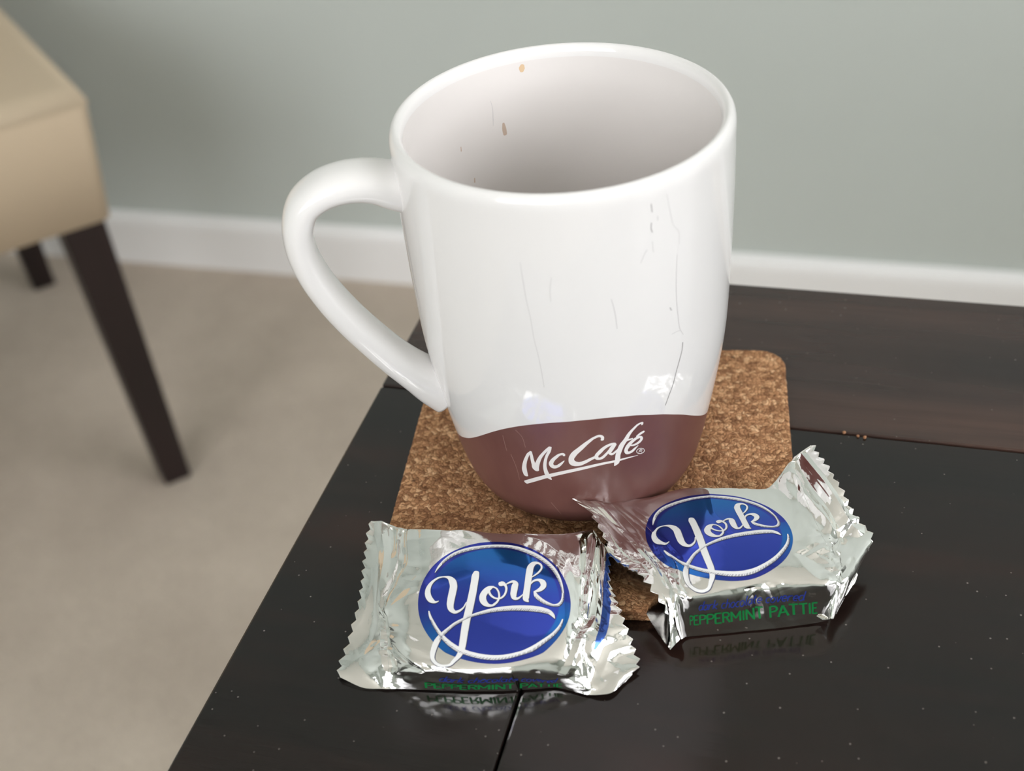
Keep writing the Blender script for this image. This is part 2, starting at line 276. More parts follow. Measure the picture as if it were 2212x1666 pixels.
def make_materials():
    # sage-grey wall paint
    m = material('sage_wall_paint', lin(*WALLC), 0.75, spec=0.3)
    t = NT(m)
    v = t.coords()
    c = t.mix(t.noise(v, 3.0, 3), lin(WALLC[0] - 2, WALLC[1] - 2, WALLC[2] - 2), lin(WALLC[0] + 2, WALLC[1] + 2, WALLC[2] + 2))
    t.l(c, t.b.inputs['Base Color'])
    t.bump(t.noise(v, 450, 2), 0.12, 0.001)
    M['wall'] = m
    M['ceiling'] = material('ceiling_white', (0.90, 0.89, 0.87, 1), 0.85, spec=0.2)
    M['trim'] = material('trim_white', (0.86, 0.86, 0.86, 1), 0.35)
    # carpet
    m = material('beige_carpet', lin(*CARPETC), 0.95, spec=0.1)
    t = NT(m)
    v = t.coords()
    big = t.noise(v, 6.0, 4, 0.6)
    fine = t.noise(v, 420.0, 2, 0.7)
    a = t.ramp(big, [(0.35, lin(CARPETC[0] - 13, CARPETC[1] - 13, CARPETC[2] - 12)), (0.65, lin(CARPETC[0] + 9, CARPETC[1] + 9, CARPETC[2] + 9))])
    c = t.mix(0.35, a, t.ramp(fine, [(0.3, lin(120, 110, 100)), (0.7, lin(200, 190, 176))]))
    t.l(c, t.b.inputs['Base Color'])
    t.bump(fine, 0.8, 0.004)
    M['carpet'] = m
    # espresso-stained wood
    WOODRAMP = {'wood': [(0.30, (0.018, 0.013, 0.012)), (0.5, (0.044, 0.026, 0.021)), (0.72, (0.075, 0.040, 0.029))],
                'wood_cross': [(0.40, (0.0075, 0.006, 0.0055)), (0.60, (0.013, 0.0075, 0.006)), (0.76, (0.038, 0.014, 0.009))]}
    for key, rz in (('wood', 0.0), ('wood_cross', pi / 2)):
        m = material('espresso_wood_' + key, (0.02, 0.012, 0.01, 1), 0.3)
        t = NT(m)
        v = t.coords((8, 190, 60), rz)
        grain = t.noise(v, 1.0, 5, 0.6)
        v2 = t.coords((6, 30, 20), rz)
        patch = t.noise(v2, 1.0, 3, 0.5)
        c1 = t.ramp(patch, WOODRAMP[key])
        c2 = t.mix(t.ramp(grain, [(0.45, (0, 0, 0)), (0.75, (0.55, 0.55, 0.55))]), c1, (0.02, 0.011, 0.009, 1))
        # pale dust and lint specks lying on the stain
        vd = t.coords()
        vor = t.n('ShaderNodeTexVoronoi')
        vor.inputs['Scale'].default_value = 260
        t.l(vd, vor.inputs['Vector'])
        near = t.ramp(vor.outputs['Distance'], [(0.04, (1, 1, 1)), (0.08, (0, 0, 0))])
        sep = t.n('ShaderNodeSeparateColor')
        t.l(vor.outputs['Color'], sep.inputs['Color'])
        pick = t.ramp(sep.outputs[0], [(0.15, (0, 0, 0)), (0.17, (1, 1, 1))])
        nd = t.mix(1.0, near, pick, 'MULTIPLY')
        dn = t.noise(vd, 9.0, 2)
        nd = t.mix(1.0, nd, t.ramp(dn, [(0.38, (0, 0, 0)), (0.62, (0.8, 0.8, 0.8))]), 'MULTIPLY')
        c3 = t.mix(nd, c2, (0.22, 0.20, 0.18, 1))
        t.l(c3, t.b.inputs['Base Color'])
        haze = t.noise(vd, 22.0, 4, 0.6)
        r = t.ramp(haze, [(0.3, (0.11, 0.11, 0.11)), (0.7, (0.20, 0.20, 0.20))])
        t.l(r, t.b.inputs['Roughness'])
        t.bump(grain, 0.10, 0.0006)
        M[key] = m
    # cork
    m = material('cork', lin(176, 128, 88), 0.9, spec=0.15)
    t = NT(m)
    v0 = t.coords()
    wob = t.n('ShaderNodeTexNoise')
    wob.inputs['Scale'].default_value = 420
    wob.inputs['Detail'].default_value = 3
    t.l(v0, wob.inputs['Vector'])
    vm = t.n('ShaderNodeVectorMath', operation='MULTIPLY_ADD')
    t.l(wob.outputs['Color'], vm.inputs[0])
    vm.inputs[1].default_value = (0.0034, 0.0034, 0.0034)
    t.l(v0, vm.inputs[2])
    vor = t.n('ShaderNodeTexVoronoi')
    vor.inputs['Scale'].default_value = 760
    t.l(vm.outputs[0], vor.inputs['Vector'])
    sep = t.n('ShaderNodeSeparateColor')
    t.l(vor.outputs['Color'], sep.inputs['Color'])
    gran = t.ramp(sep.outputs[0], [(0.0, lin(*CORK[0])), (0.45, lin(*CORK[1])), (0.8, lin(*CORK[2])), (1.0, lin(*CORK[3]))])
    vor2 = t.n('ShaderNodeTexVoronoi', feature='DISTANCE_TO_EDGE')
    vor2.inputs['Scale'].default_value = 760
    t.l(vm.outputs[0], vor2.inputs['Vector'])
    crack = t.ramp(vor2.outputs['Distance'], [(0.0, (0.42, 0.38, 0.34)), (0.12, (1, 1, 1))])
    c = t.mix(1.0, gran, crack, 'MULTIPLY')
    fleck = t.ramp(t.noise(v0, 260, 3, 0.6), [(0.66, (0, 0, 0)), (0.74, (0.8, 0.8, 0.8))])
    c = t.mix(fleck, c, lin(72, 52, 38))
    broad = t.noise(t.coords((150, 420, 150)), 1.0, 3, 0.6)
    c = t.mix(1.0, c, t.ramp(broad, [(0.3, (0.74, 0.70, 0.66)), (0.62, (1.08, 1.08, 1.08))]), 'MULTIPLY')
    t.l(c, t.b.inputs['Base Color'])
    t.bump(vor2.outputs['Distance'], 0.55, 0.0012)
    M['cork'] = m
    # ceramics
    m = material('white_glaze', (0.80, 0.79, 0.78, 1), 0.07)
    t = NT(m)
    v = t.coords()
    t.bump(t.noise(v, 240, 3), 0.03, 0.0004)
    M['glaze'] = m
    M['glaze_in_shaded'] = material('white_glaze_inside_shaded', (0.765, 0.735, 0.715, 1), 0.14)  # inside copy of the white glaze, shade put into its darker, warmer colour
    m = material('brown_glaze', lin(*BROWN), 0.36, spec=0.35)
    t = NT(m)
    v = t.coords((1, 1, 0.45))
    smear = t.noise(v, 38, 4, 0.6)
    c = t.ramp(smear, [(0.36, lin(*BROWN)), (0.72, lin(BROWN[0] - 20, BROWN[1] - 19, BROWN[2] - 16))])
    t.l(c, t.b.inputs['Base Color'])
    M['brown'] = m
    M['mug_print'] = material('mug_print_white', (0.88, 0.85, 0.83, 1), 0.35)
    M['scratch'] = material('glaze_scratch', (0.30, 0.29, 0.29, 1), 0.6)
    M['scratch_faint'] = material('glaze_scratch_faint', (0.56, 0.55, 0.55, 1), 0.5)
    M['scratch_pale'] = material('band_scratch_pale', lin(160, 128, 120), 0.5)
    M['coffee'] = material('dried_coffee', lin(218, 190, 155), 0.35)
    M['coffee_faint'] = material('dried_coffee_thin', lin(196, 176, 160), 0.35)
    # foil
    m = material('silver_foil', (0.93, 0.925, 0.90, 1), 0.07, metal=1.0)
    t = NT(m)
    v = t.coords()
    t.bump(t.noise(v, 700, 3, 0.6), 0.05, 0.0004)
    M['foil'] = m
    m = material('blue_foil_print', (0.03, 0.055, 0.42, 1), 0.10, metal=0.85, coat=0.35)
    t = NT(m)
    at = t.n('ShaderNodeVertexColor', layer_name='print')
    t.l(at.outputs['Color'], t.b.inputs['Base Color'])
    M['blue'] = m
    M['blue_plain'] = material('blue_foil_plain', (0.05, 0.12, 0.46, 1), 0.14, metal=0.85, coat=0.3)
    M['print_white'] = material('foil_print_white', (0.74, 0.75, 0.75, 1), 0.35, coat=0.2)
    M['print_shade'] = material('foil_print_shade', (0.035, 0.04, 0.10, 1), 0.35, coat=0.2)
    M['text_blue'] = material('foil_text_blue', (0.03, 0.06, 0.42, 1), 0.25, metal=0.4)
    M['text_green'] = material('foil_text_green', (0.015, 0.27, 0.07, 1), 0.25, metal=0.4)
    # chair
    m = material('tan_vinyl', lin(*TAN), 0.45, spec=0.4)
    t = NT(m)
    v = t.coords()
    t.bump(t.noise(v, 300, 3), 0.15, 0.001)
    M['vinyl'] = m
    m = material('dark_chair_wood', (0.012, 0.0055, 0.0055, 1), 0.4)
    t = NT(m)
    v = t.coords((30, 30, 3))
    c = t.ramp(t.noise(v, 1.0, 4), [(0.3, (0.008, 0.004, 0.004)), (0.7, (0.017, 0.008, 0.008))])
    t.l(c, t.b.inputs['Base Color'])
    M['chair_wood'] = m
    M['crumb'] = material('cork_crumb', lin(170, 124, 90), 0.8)
    M['patio'] = material('patio_concrete', (0.38, 0.37, 0.34, 1), 0.9)
    M['frame'] = material('window_frame_white', (0.82, 0.82, 0.82, 1), 0.4)
    # window glass: thin pane, mostly see-through with a faint mirror
    m = bpy.data.materials.new('window_glass')
    m.use_nodes = True
    nt = m.node_tree
    nt.nodes.clear()
    out = nt.nodes.new('ShaderNodeOutputMaterial')
    mx = nt.nodes.new('ShaderNodeMixShader')
    mx.inputs[0].default_value = 0.06
    tr = nt.nodes.new('ShaderNodeBsdfTransparent')
    gl = nt.nodes.new('ShaderNodeBsdfGlossy')
    gl.inputs['Roughness'].default_value = 0.02
    nt.links.new(tr.outputs[0], mx.inputs[1])
    nt.links.new(gl.outputs[0], mx.inputs[2])
    nt.links.new(mx.outputs[0], out.inputs[0])
    M['pane'] = m


make_materials()

# ------------------------------------------------------------------ room shell (aligned with the table)
TY = radians(-16.897)          # direction of the table and of the wall behind it
FLOOR = -0.620
WALL_Y = 0.988
X0, X1, Y0, Y1, CEIL = -1.75, 2.1, -2.15, WALL_Y, 1.80
WX0, WX1, WZ0, WZ1 = WINDOW
VY0, VY1, VZ0, VZ1 = WINDOW2   # opening in the wall on the right
# window opening in the wall behind the camera


def room_obj(name, dims, mat, bevel=0.0, parent=None):
    o = add_box(name, dims, mat, parent, bevel)
    if parent is None:
        o.rotation_euler = (0, 0, TY)
        o['kind'] = 'structure'
    return o


room_obj('floor', (X0, X1, Y0, Y1, FLOOR - 0.05, FLOOR), M['carpet'])
room_obj('ceiling', (X0, X1, Y0, Y1, CEIL, CEIL + 0.05), M['ceiling'])
room_obj('wall_back', (X0 - 0.1, X1 + 0.1, Y1, Y1 + 0.1, FLOOR - 0.05, CEIL + 0.05), M['wall'])
room_obj('wall_left', (X0 - 0.1, X0, Y0 - 0.1, Y1, FLOOR - 0.05, CEIL + 0.05), M['wall'])
# wall behind the camera, one mesh with the window opening left free
bm = bmesh.new()
for d in ((X0, WX0, FLOOR - 0.05, CEIL + 0.05), (WX1, X1, FLOOR - 0.05, CEIL + 0.05),
          (WX0, WX1, FLOOR - 0.05, WZ0), (WX0, WX1, WZ1, CEIL + 0.05)):
    hexa(bm, box_pts(d[0], d[1], Y0 - 0.1, Y0, d[2], d[3]))
wf = bm_obj('wall_front', bm, M['wall'])
wf.rotation_euler = (0, 0, TY)
wf['kind'] = 'structure'
bm = bmesh.new()
for d in ((Y0 - 0.1, VY0, FLOOR - 0.05, CEIL + 0.05), (VY1, Y1, FLOOR - 0.05, CEIL + 0.05),
          (VY0, VY1, FLOOR - 0.05, VZ0), (VY0, VY1, VZ1, CEIL + 0.05)):
    hexa(bm, box_pts(X1, X1 + 0.1, d[0], d[1], d[2], d[3]))
wr = bm_obj('wall_right', bm, M['wall'])
wr.rotation_euler = (0, 0, TY)
wr['kind'] = 'structure'
# baseboards: boards with an eased top edge


def baseboard(name, xa, ya, xb, yb):
    prof = [(0, 0), (0.0125, 0), (0.0125, 0.060), (0.0105, 0.0665), (0.006, 0.071), (0, 0.073)]
    dx, dy = xb - xa, yb - ya
    L = hypot(dx, dy)
    nx, ny = -dy / L, dx / L
    vs_, n = [], len(prof)
    for (px, py) in ((xa, ya), (xb, yb)):
        for (d, z) in prof:
            vs_.append((px + nx * d, py + ny * d, FLOOR + z))
    fs = [(i, (i + 1) % n, n + (i + 1) % n, n + i) for i in range(n)]
    fs += [tuple(range(n - 1, -1, -1)), tuple(range(n, 2 * n))]
    o = mesh_obj(name, vs_, fs, M['trim'], smooth=False)
    o.rotation_euler = (0, 0, TY)
    o['kind'] = 'structure'


baseboard('baseboard_back', X1, Y1, X0, Y1)
baseboard('baseboard_left', X0, Y1, X0, Y0)
baseboard('baseboard_right', X1, Y0, X1, Y1)
baseboard('baseboard_front', X0, Y0, X1, Y0)

# windows: frame, mullions, panes; the overcast sky lights the room through them
def window(name, w0, w1, z0, z1, M4, panes):
    """built in a plane y = 0 facing +y, then placed by M4"""
    win = empty(name)
    win.matrix_world = M4
    win['kind'] = 'structure'
    ft = 0.05
    for d in ((w0, w1, z0, z0 + ft), (w0, w1, z1 - ft, z1), (w0, w0 + ft, z0 + ft, z1 - ft), (w1 - ft, w1, z0 + ft, z1 - ft)):
        add_box('frame', (d[0], d[1], -0.07, -0.02, d[2], d[3]), M['frame'], win, 0.004)
    for k in range(panes):
        a = w0 + ft + (w1 - w0 - 2 * ft) * k / panes
        b = w0 + ft + (w1 - w0 - 2 * ft) * (k + 1) / panes
        if k:
            add_box('mullion', (a - 0.03, a + 0.03, -0.07, -0.02, z0 + ft, z1 - ft), M['frame'], win, 0.004)
        add_box('pane', (a + (0.03 if k else 0), b - (0.03 if k < panes - 1 else 0), -0.047, -0.043, z0 + ft, z1 - ft), M['pane'], win)
    add_box('sill', (w0 - 0.05, w1 + 0.05, -0.02, 0.05, z0 - 0.025, z0), M['frame'], win, 0.004)
    ld = bpy.data.lights.new(name + '_portal', 'AREA')
    ld.shape = 'RECTANGLE'
    ld.size, ld.size_y = w1 - w0, z1 - z0
    ld.cycles.is_portal = True
    lo = bpy.data.objects.new(name + '_portal', ld)
    COL.objects.link(lo)
    lo.matrix_world = M4 @ Matrix.Translation(((w0 + w1) / 2, -0.085, (z0 + z1) / 2)) @ Matrix.Rotation(pi / 2, 4, 'X')


RT = Matrix.Rotation(TY, 4, 'Z')
window('window_1', WX0, WX1, WZ0, WZ1, RT @ Matrix.Translation((0, Y0, 0)), 2)
window('window_2', VY0, VY1, VZ0, VZ1, RT @ Matrix.Translation((X1, 0, 0)) @ Matrix.Rotation(pi / 2, 4, 'Z'), 2)
po = add_box('ground', (-12, 14, -14, 8, FLOOR - 0.22, FLOOR - 0.15), M['patio'])
po.rotation_euler = (0, 0, TY)
po['kind'] = 'structure'

# ------------------------------------------------------------------ side table
table = tag(empty('side_table', (0, 0, FLOOR), TY), 'dark espresso-stained wooden side table under the white mug', 'table')
TX0, TX1, TYB, SEAM, TYF, TT = -0.0733, 0.4267, 0.1008, 0.0258, -0.185, 0.028
H = -FLOOR


def plank(x0, x1, y0, y1, mat):
    return add_box('plank', (x0, x1, y0, y1, H - TT, H), M[mat], table, 0.0007, 2)


plank(TX0, TX1, SEAM + 0.0003, TYB, 'wood')
FS = 0.0035
for k, (a, b) in enumerate(((TX0, FS), (FS, 0.204), (0.204, TX1))):
    plank(a + (0.0003 if k else 0), b - (0.0003 if k < 2 else 0), TYF, SEAM - 0.0003, 'wood_cross')
add_box('substrate', (TX0 + 0.004, TX1 - 0.004, TYF + 0.004, TYB - 0.004, H - TT - 0.006, H - TT + 0.02), M['wood'], table)
for d in ((TX0 + 0.05, TX1 - 0.05, TYF + 0.022, TYF + 0.040), (TX0 + 0.05, TX1 - 0.05, TYB - 0.040, TYB - 0.022),
          (TX0 + 0.022, TX0 + 0.040, TYF + 0.05, TYB - 0.05), (TX1 - 0.040, TX1 - 0.022, TYF + 0.05, TYB - 0.05)):
    add_box('apron', (d[0], d[1], d[2], d[3], H - TT - 0.09, H - TT - 0.006), M['wood'], table, 0.0015)
for (x, y) in ((TX0 + 0.04, TYF + 0.04), (TX1 - 0.04, TYF + 0.04), (TX0 + 0.04, TYB - 0.04), (TX1 - 0.04, TYB - 0.04)):
    bm = bmesh.new()
    w0, w1 = 0.015, 0.024
    hexa(bm, [(x - w0, y - w0, 0.0), (x + w0, y - w0, 0.0), (x + w0, y + w0, 0.0), (x - w0, y + w0, 0.0),
              (x - w1, y - w1, H - TT - 0.006), (x + w1, y - w1, H - TT - 0.006), (x + w1, y + w1, H - TT - 0.006), (x - w1, y + w1, H - TT - 0.006)], 0.002)
    bm_obj('leg', bm, M['wood'], table)

# ------------------------------------------------------------------ upholstered chair by the wall
ED = Vector((cos(radians(121.2)), sin(radians(121.2)), 0))    # from the seat's front to its back
EW = Vector((cos(radians(208.5)), sin(radians(208.5)), 0))    # along the front edge, away from the table
SW, SD = 0.45, 0.50
base = Vector((-0.381, 0.718, 0))                              # front corner nearest the table
chair = tag(empty('dining_chair', (base.x, base.y, FLOOR)), 'dining chair with padded tan seat on tapered dark wooden legs', 'chair')


def cp(d, w, z):
    v = ED * d + EW * w
    return (v.x, v.y, z - FLOOR)


ZB, ZT = -0.296, -0.172
bm = bmesh.new()
hexa(bm, [cp(0, 0, ZB), cp(0, SW, ZB), cp(SD, SW, ZB), cp(SD, 0, ZB),
          cp(-0.004, -0.010, ZT), cp(-0.004, SW + 0.010, ZT), cp(SD, SW + 0.010, ZT), cp(SD, -0.010, ZT)])
bmesh.ops.recalc_face_normals(bm, faces=bm.faces[:])
top_edges = [e for e in bm.edges if all(v.co.z > ZT - FLOOR - 0.001 for v in e.verts)]
rest = [e for e in bm.edges if e not in top_edges]
bmesh.ops.bevel(bm, geom=top_edges, offset=0.020, segments=5, profile=0.55, affect='EDGES')
bmesh.ops.bevel(bm, geom=[e for e in bm.edges if e.is_valid and abs(e.verts[0].co.z - e.verts[1].co.z) > 0.06], offset=0.010, segments=3, profile=0.5, affect='EDGES')
bm_obj('seat', bm, M['vinyl'], chair, True)
bm = bmesh.new()
BH = 0.52
hexa(bm, [cp(SD - 0.075, 0.0, ZT - 0.06), cp(SD - 0.075, SW, ZT - 0.06), cp(SD, SW, ZT - 0.06), cp(SD, 0.0, ZT - 0.06),
          cp(SD - 0.0, 0.0, ZT + BH), cp(SD - 0.0, SW, ZT + BH), cp(SD + 0.05, SW, ZT + BH), cp(SD + 0.05, 0.0, ZT + BH)], 0.02, 4)
bm_obj('backrest', bm, M['vinyl'], chair, True)
for (d0, w0, d1, w1) in ((0.024, 0.026, 0.036, 0.012), (0.024, SW - 0.026, 0.036, SW - 0.012), (SD - 0.03, 0.026, 0.515, 0.014), (SD - 0.03, SW - 0.026, 0.515, SW - 0.014)):
    a, b = 0.0195, 0.0140
    bm = bmesh.new()
    hexa(bm, [cp(d1 - b, w1 - b, FLOOR), cp(d1 - b, w1 + b, FLOOR), cp(d1 + b, w1 + b, FLOOR), cp(d1 + b, w1 - b, FLOOR),
              cp(d0 - a, w0 - a, ZB + 0.004), cp(d0 - a, w0 + a, ZB + 0.004), cp(d0 + a, w0 + a, ZB + 0.004), cp(d0 + a, w0 - a, ZB + 0.004)])
    bmesh.ops.recalc_face_normals(bm, faces=bm.faces[:])
    bmesh.ops.bevel(bm, geom=bm.edges[:], offset=0.002, segments=2, profile=0.5, affect='EDGES')
    bm_obj('leg', bm, M['chair_wood'], chair)

# ------------------------------------------------------------------ cork coaster
CO_T = 0.004
coaster = empty('coaster_pivot')
bpy.data.objects.remove(coaster)
half, rad = 0.0561, 0.0085
out = []
for (sx, sy, a0) in ((1, 1, 0), (-1, 1, 90), (-1, -1, 180), (1, -1, 270)):
    for k in range(13):
        a = radians(a0 + 90 * k / 12)
        out.append((sx * (half - rad) + rad * cos(a), sy * (half - rad) + rad * sin(a)))
# fine outline with slightly ragged cut edge
ring_pts = []
rnd = random.Random(5)
for k in range(len(out)):
    p, q = Vector(out[k]), Vector(out[(k + 1) % len(out)])
    n = max(1, int((q - p).length / 0.0011))
    for j in range(n):
        s = p.lerp(q, j / n)
        ring_pts.append((s.x + rnd.uniform(-1, 1) * 0.00011, s.y + rnd.uniform(-1, 1) * 0.00011))
n = len(ring_pts)
vs_, fs = [], []
for (ins, z) in ((0.0004, 0.0), (0.0, 0.0004), (0.0, CO_T - 0.0006), (0.0002, CO_T - 0.0002), (0.0006, CO_T)):
    for (x, y) in ring_pts:
        r = hypot(x, y)
        vs_.append((x * (1 - ins / r), y * (1 - ins / r), z))
fs = [tuple(f) for f in grid_faces(5, n, True)]
fs += [tuple(range(n - 1, -1, -1)), tuple(range(4 * n, 5 * n))]
coaster = mesh_obj('cork_coaster', vs_, fs, M['cork'], smooth=False)
coaster.location = (0.00329, -0.0056, 0.00002)
coaster.rotation_euler = (0, 0, radians(-8.527))
tag(coaster, 'square cork coaster with rounded corners under the white mug', 'coaster')

# ------------------------------------------------------------------ mug
ZK = np.array([0, 0.5, 1.5, 3.5, 6, 12, 20, 30, 46, 66, 86, 104.])
RK = np.array([28, 29.3, 30.6, 32.0, 33.1, 34.8, 36.4, 38.2, 40.5, 41.6, 42.1, 42.2])


def rz(z):
    z = np.clip(np.asarray(z, float), 0, 104)
    m = np.gradient(RK, ZK)
    i = np.clip(np.searchsorted(ZK, z) - 1, 0, len(ZK) - 2)
    h = ZK[i + 1] - ZK[i]
    s = np.clip((z - ZK[i]) / h, -1, 2)
    return ((2 * s**3 - 3 * s**2 + 1) * RK[i] + (s**3 - 2 * s**2 + s) * h * m[i] + (-2 * s**3 + 3 * s**2) * RK[i + 1] + (s**3 - s**2) * h * m[i + 1])


mug = tag(empty('coffee_mug', (0, 0, CO_T + 0.00004)), 'white ceramic mug with brown lettered band standing on cork coaster', 'mug')
NTH = 288
th = np.linspace(0, 2 * pi, NTH, endpoint=False)
deg = (np.degrees(th) + 180) % 360 - 180
bt = np.array([b[0] for b in BAND])
bz = np.array([b[1] for b in BAND])
# the printed band dips low beside and behind the handle
full_t = np.r_[bt[-1] - 360, -196, -180, bt, -12, 0, 14, 60, 110, 150, bt[0] + 360]
full_z = np.r_[bz[-1], 17.0, 17.2, bz, 19.6, 17.5, 17.0, 17.0, 17.0, 17.0, bz[0]]
o_ = np.argsort(full_t)
full_t, full_z = full_t[o_], full_z[o_]
zb_raw = np.interp(deg, full_t, full_z)
ker = np.hanning(9)
ker /= ker.sum()
zb = sum(np.roll(zb_raw, k - 4) * ker[k] for k in range(9))
rows = []
for f in np.array([0, .006, .02, .04, .07, .1, .14, .19, .25, .32, .4, .5, .6, .7, .8, .9, 1.0]):
    rows.append(np.stack([np.full(NTH, 0.0), zb * f], 1))
nb = len(rows)
for f in np.linspace(0, 1, 34)[1:]:
    rows.append(np.stack([np.full(NTH, 0.0), zb + (104 - zb) * f], 1))
V = []
for k, r in enumerate(rows):
    z = r[:, 1]
    R = rz(z)
    V.append(np.stack([R * np.cos(th), R * np.sin(th), z], 1))
tail = [(42.2, 105.5), (42.12, 106.8), (41.8, 107.9), (41.2, 108.8), (40.5, 109.15), (39.8, 108.9), (39.2, 108.2), (38.85, 107.2), (38.8, 106)]
for z in np.linspace(104, 12, 26):
    tail.append((float(rz(z)) - 3.45, z))
tail += [(31.0, 8.6), (29.0, 7.0), (26, 6.2), (22, 6.0), (12, 6.0), (2, 6.0)]
for (R, z) in tail:
    V.append(np.stack([R * np.cos(th), R * np.sin(th), np.full(NTH, z)], 1))
nrow = len(V)
foot = [(27.0, 0.0), (26.0, 0.5), (24.5, 1.2), (3, 1.2)]
VV = [np.stack([R * np.cos(th), R * np.sin(th), np.full(NTH, z)], 1) for (R, z) in foot[::-1]] + V
nf = len(foot)
V = np.concatenate(VV) * MM
F_ = grid_faces(len(VV), NTH, True)
fm = np.zeros(len(F_), int)
fm[:(nf + nb - 1) * NTH] = 1
F_ = [tuple(f) for f in F_]
F_ += [tuple(range(NTH - 1, -1, -1)), tuple(range((len(VV) - 1) * NTH, len(VV) * NTH))]
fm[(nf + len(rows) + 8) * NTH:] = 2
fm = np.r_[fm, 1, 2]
mesh_obj('body', V, F_, [M['glaze'], M['brown'], M['glaze_in_shaded']], mug, True, fm)

# handle: an ear swept in the vertical plane at 190 degrees
PHI = radians(190)
hc = np.array([(38.9, 96.0, 6.6, 6.6), (42.2, 97.0, 5.7, 7.2), (47.9, 99.3, 4.7, 7.4), (54.1, 100.1, 4.3, 7.2), (60.2, 99.0, 4.1, 6.9), (64.8, 96.0, 3.95, 6.6), (67.2, 91.0, 3.9, 6.4),
               (67.7, 84.8, 3.9, 6.2), (66.4, 77.6, 3.95, 6.2), (63.7, 70.2, 4.05, 6.2), (59.7, 62.2, 4.2, 6.2), (54.8, 54.2, 4.35, 6.2), (49.7, 46.8, 4.6, 6.3), (44.3, 40.2, 5.2, 6.5), (40.2, 35.8, 6.2, 6.6), (36.6, 32.6, 7.0, 6.6)])
hs = catmull(hc, 8)
tt = np.gradient(hs[:, :2], axis=0)
tt /= np.linalg.norm(tt, axis=1)[:, None]
er = np.array([cos(PHI), sin(PHI), 0])
en = np.array([-sin(PHI), cos(PHI), 0])
ez = np.array([0, 0, 1.0])
V = []
NH = 40
for (c, t_) in zip(hs, tt):
    nrm = np.array([-t_[1], t_[0]])
    for k in range(NH):
        a = 2 * pi * k / NH
        ca, sa = cos(a), sin(a)
        e = 0.86
        u_ = c[2] * (abs(ca) ** e) * (1 if ca > 0 else -1)
        w_ = c[3] * (abs(sa) ** e) * (1 if sa > 0 else -1)
        p2 = c[:2] + nrm * u_
        V.append((er * p2[0] + ez * p2[1] + en * w_) * MM)
F_ = [tuple(f) for f in grid_faces(len(hs), NH, True)] + [tuple(range(NH - 1, -1, -1)), tuple(range((len(hs) - 1) * NH, len(hs) * NH))]
mesh_obj('handle', V, F_, M['glaze'], mug)


def mug_strokes(name, strokes, mat, lift, step=0.25, cap=True, inner=False):
    VS, FS_, off = [], [], 0
    for k, S in enumerate(strokes):
        S = np.array(S, float)
        R0 = float(rz(S[:, 1].mean()))
        Q = np.stack([np.radians(S[:, 0]) * R0, S[:, 1], S[:, 2]], 1)
        G = stroke_strip(Q, step, 3, cap)
        t_ = G[..., 0] / R0
        z = G[..., 1]
        R = rz(z) + (lift + 0.003 * k) if not inner else rz(z) - 3.45 - lift - 0.003 * k
        P = np.stack([R * np.cos(t_), R * np.sin(t_), z], -1).reshape(-1, 3)
        VS.append(P)
        f = grid_faces(G.shape[0], 3, False, off)
        FS_.append(f if inner else f[:, ::-1])
        off += len(P)
    return mesh_obj(name, np.concatenate(VS) * MM, np.concatenate(FS_), mat, mug)


o = mug_strokes('lettering', MC_STROKES, M['mug_print'], 0.03)
o['label'] = 'white handwritten McCafé lettering with underline'
for S in SCRATCHES:
    w = max(s[2] for s in S)
    mug_strokes('scratch', [[(a, b, c * 0.9) for a, b, c in S]], M['scratch' if w > 0.21 else 'scratch_faint'], 0.02, 0.5, False)
for S in BAND_SCRATCHES:
    mug_strokes('scratch', [[(a, b, c * 0.7) for a, b, c in S]], M['scratch_pale'], 0.02, 0.5, False)
mug_strokes('coffee_stain', [[(102.2, 104.9, 1.2), (102.5, 104.2, 1.8), (102.6, 103.5, 1.2)]], M['coffee'], 0.03, 0.2, True, True)
mug_strokes('coffee_stain', [[(112.3, 89.6, 0.7), (112.2, 88.0, 1.3), (112.0, 86.4, 1.2)]], M['coffee_faint'], 0.03, 0.2, True, True)
mug_strokes('coffee_stain', [[(128.5, 76.7, 0.4), (128.7, 75.6, 0.5)]], M['coffee_faint'], 0.03, 0.2, True, True)
mug_strokes('coffee_stain', [[(133.4, 87.6, 0.3), (133.5, 86.4, 0.4)]], M['coffee_faint'], 0.03, 0.2, True, True)
mug_strokes('scratch', [[(116.9, 97.2, 0.12), (116.4, 95.0, 0.14), (116.6, 92.0, 0.16), (116.9, 89.8, 0.12)]], M['scratch_faint'], 0.03, 0.3, False, True)

# ------------------------------------------------------------------ foil-wrapped candies


def pchip(yk, x):
    """monotone cubic through equally spaced rows yk at positions x"""
    d = np.diff(yk, axis=0)
    m = np.zeros_like(yk)
    w = d[:-1] * d[1:] > 0
    m[1:-1] = np.where(w, 2 * d[:-1] * d[1:] / np.where(w, d[:-1] + d[1:], 1), 0)
    m[0], m[-1] = d[0], d[-1]
    i = np.clip(np.floor(x).astype(int), 0, len(yk) - 2)
    t = (x - i).reshape((-1,) + (1,) * (yk.ndim - 1))
    return (2 * t**3 - 3 * t**2 + 1) * yk[i] + (t**3 - 2 * t**2 + t) * m[i] + (-2 * t**3 + 3 * t**2) * yk[i + 1] + (t**3 - t**2) * m[i + 1]


def hash2(i, j, seed):
    v = np.sin(i * 127.1 + j * 311.7 + seed * 74.7) * 43758.5453
    return v - np.floor(v)


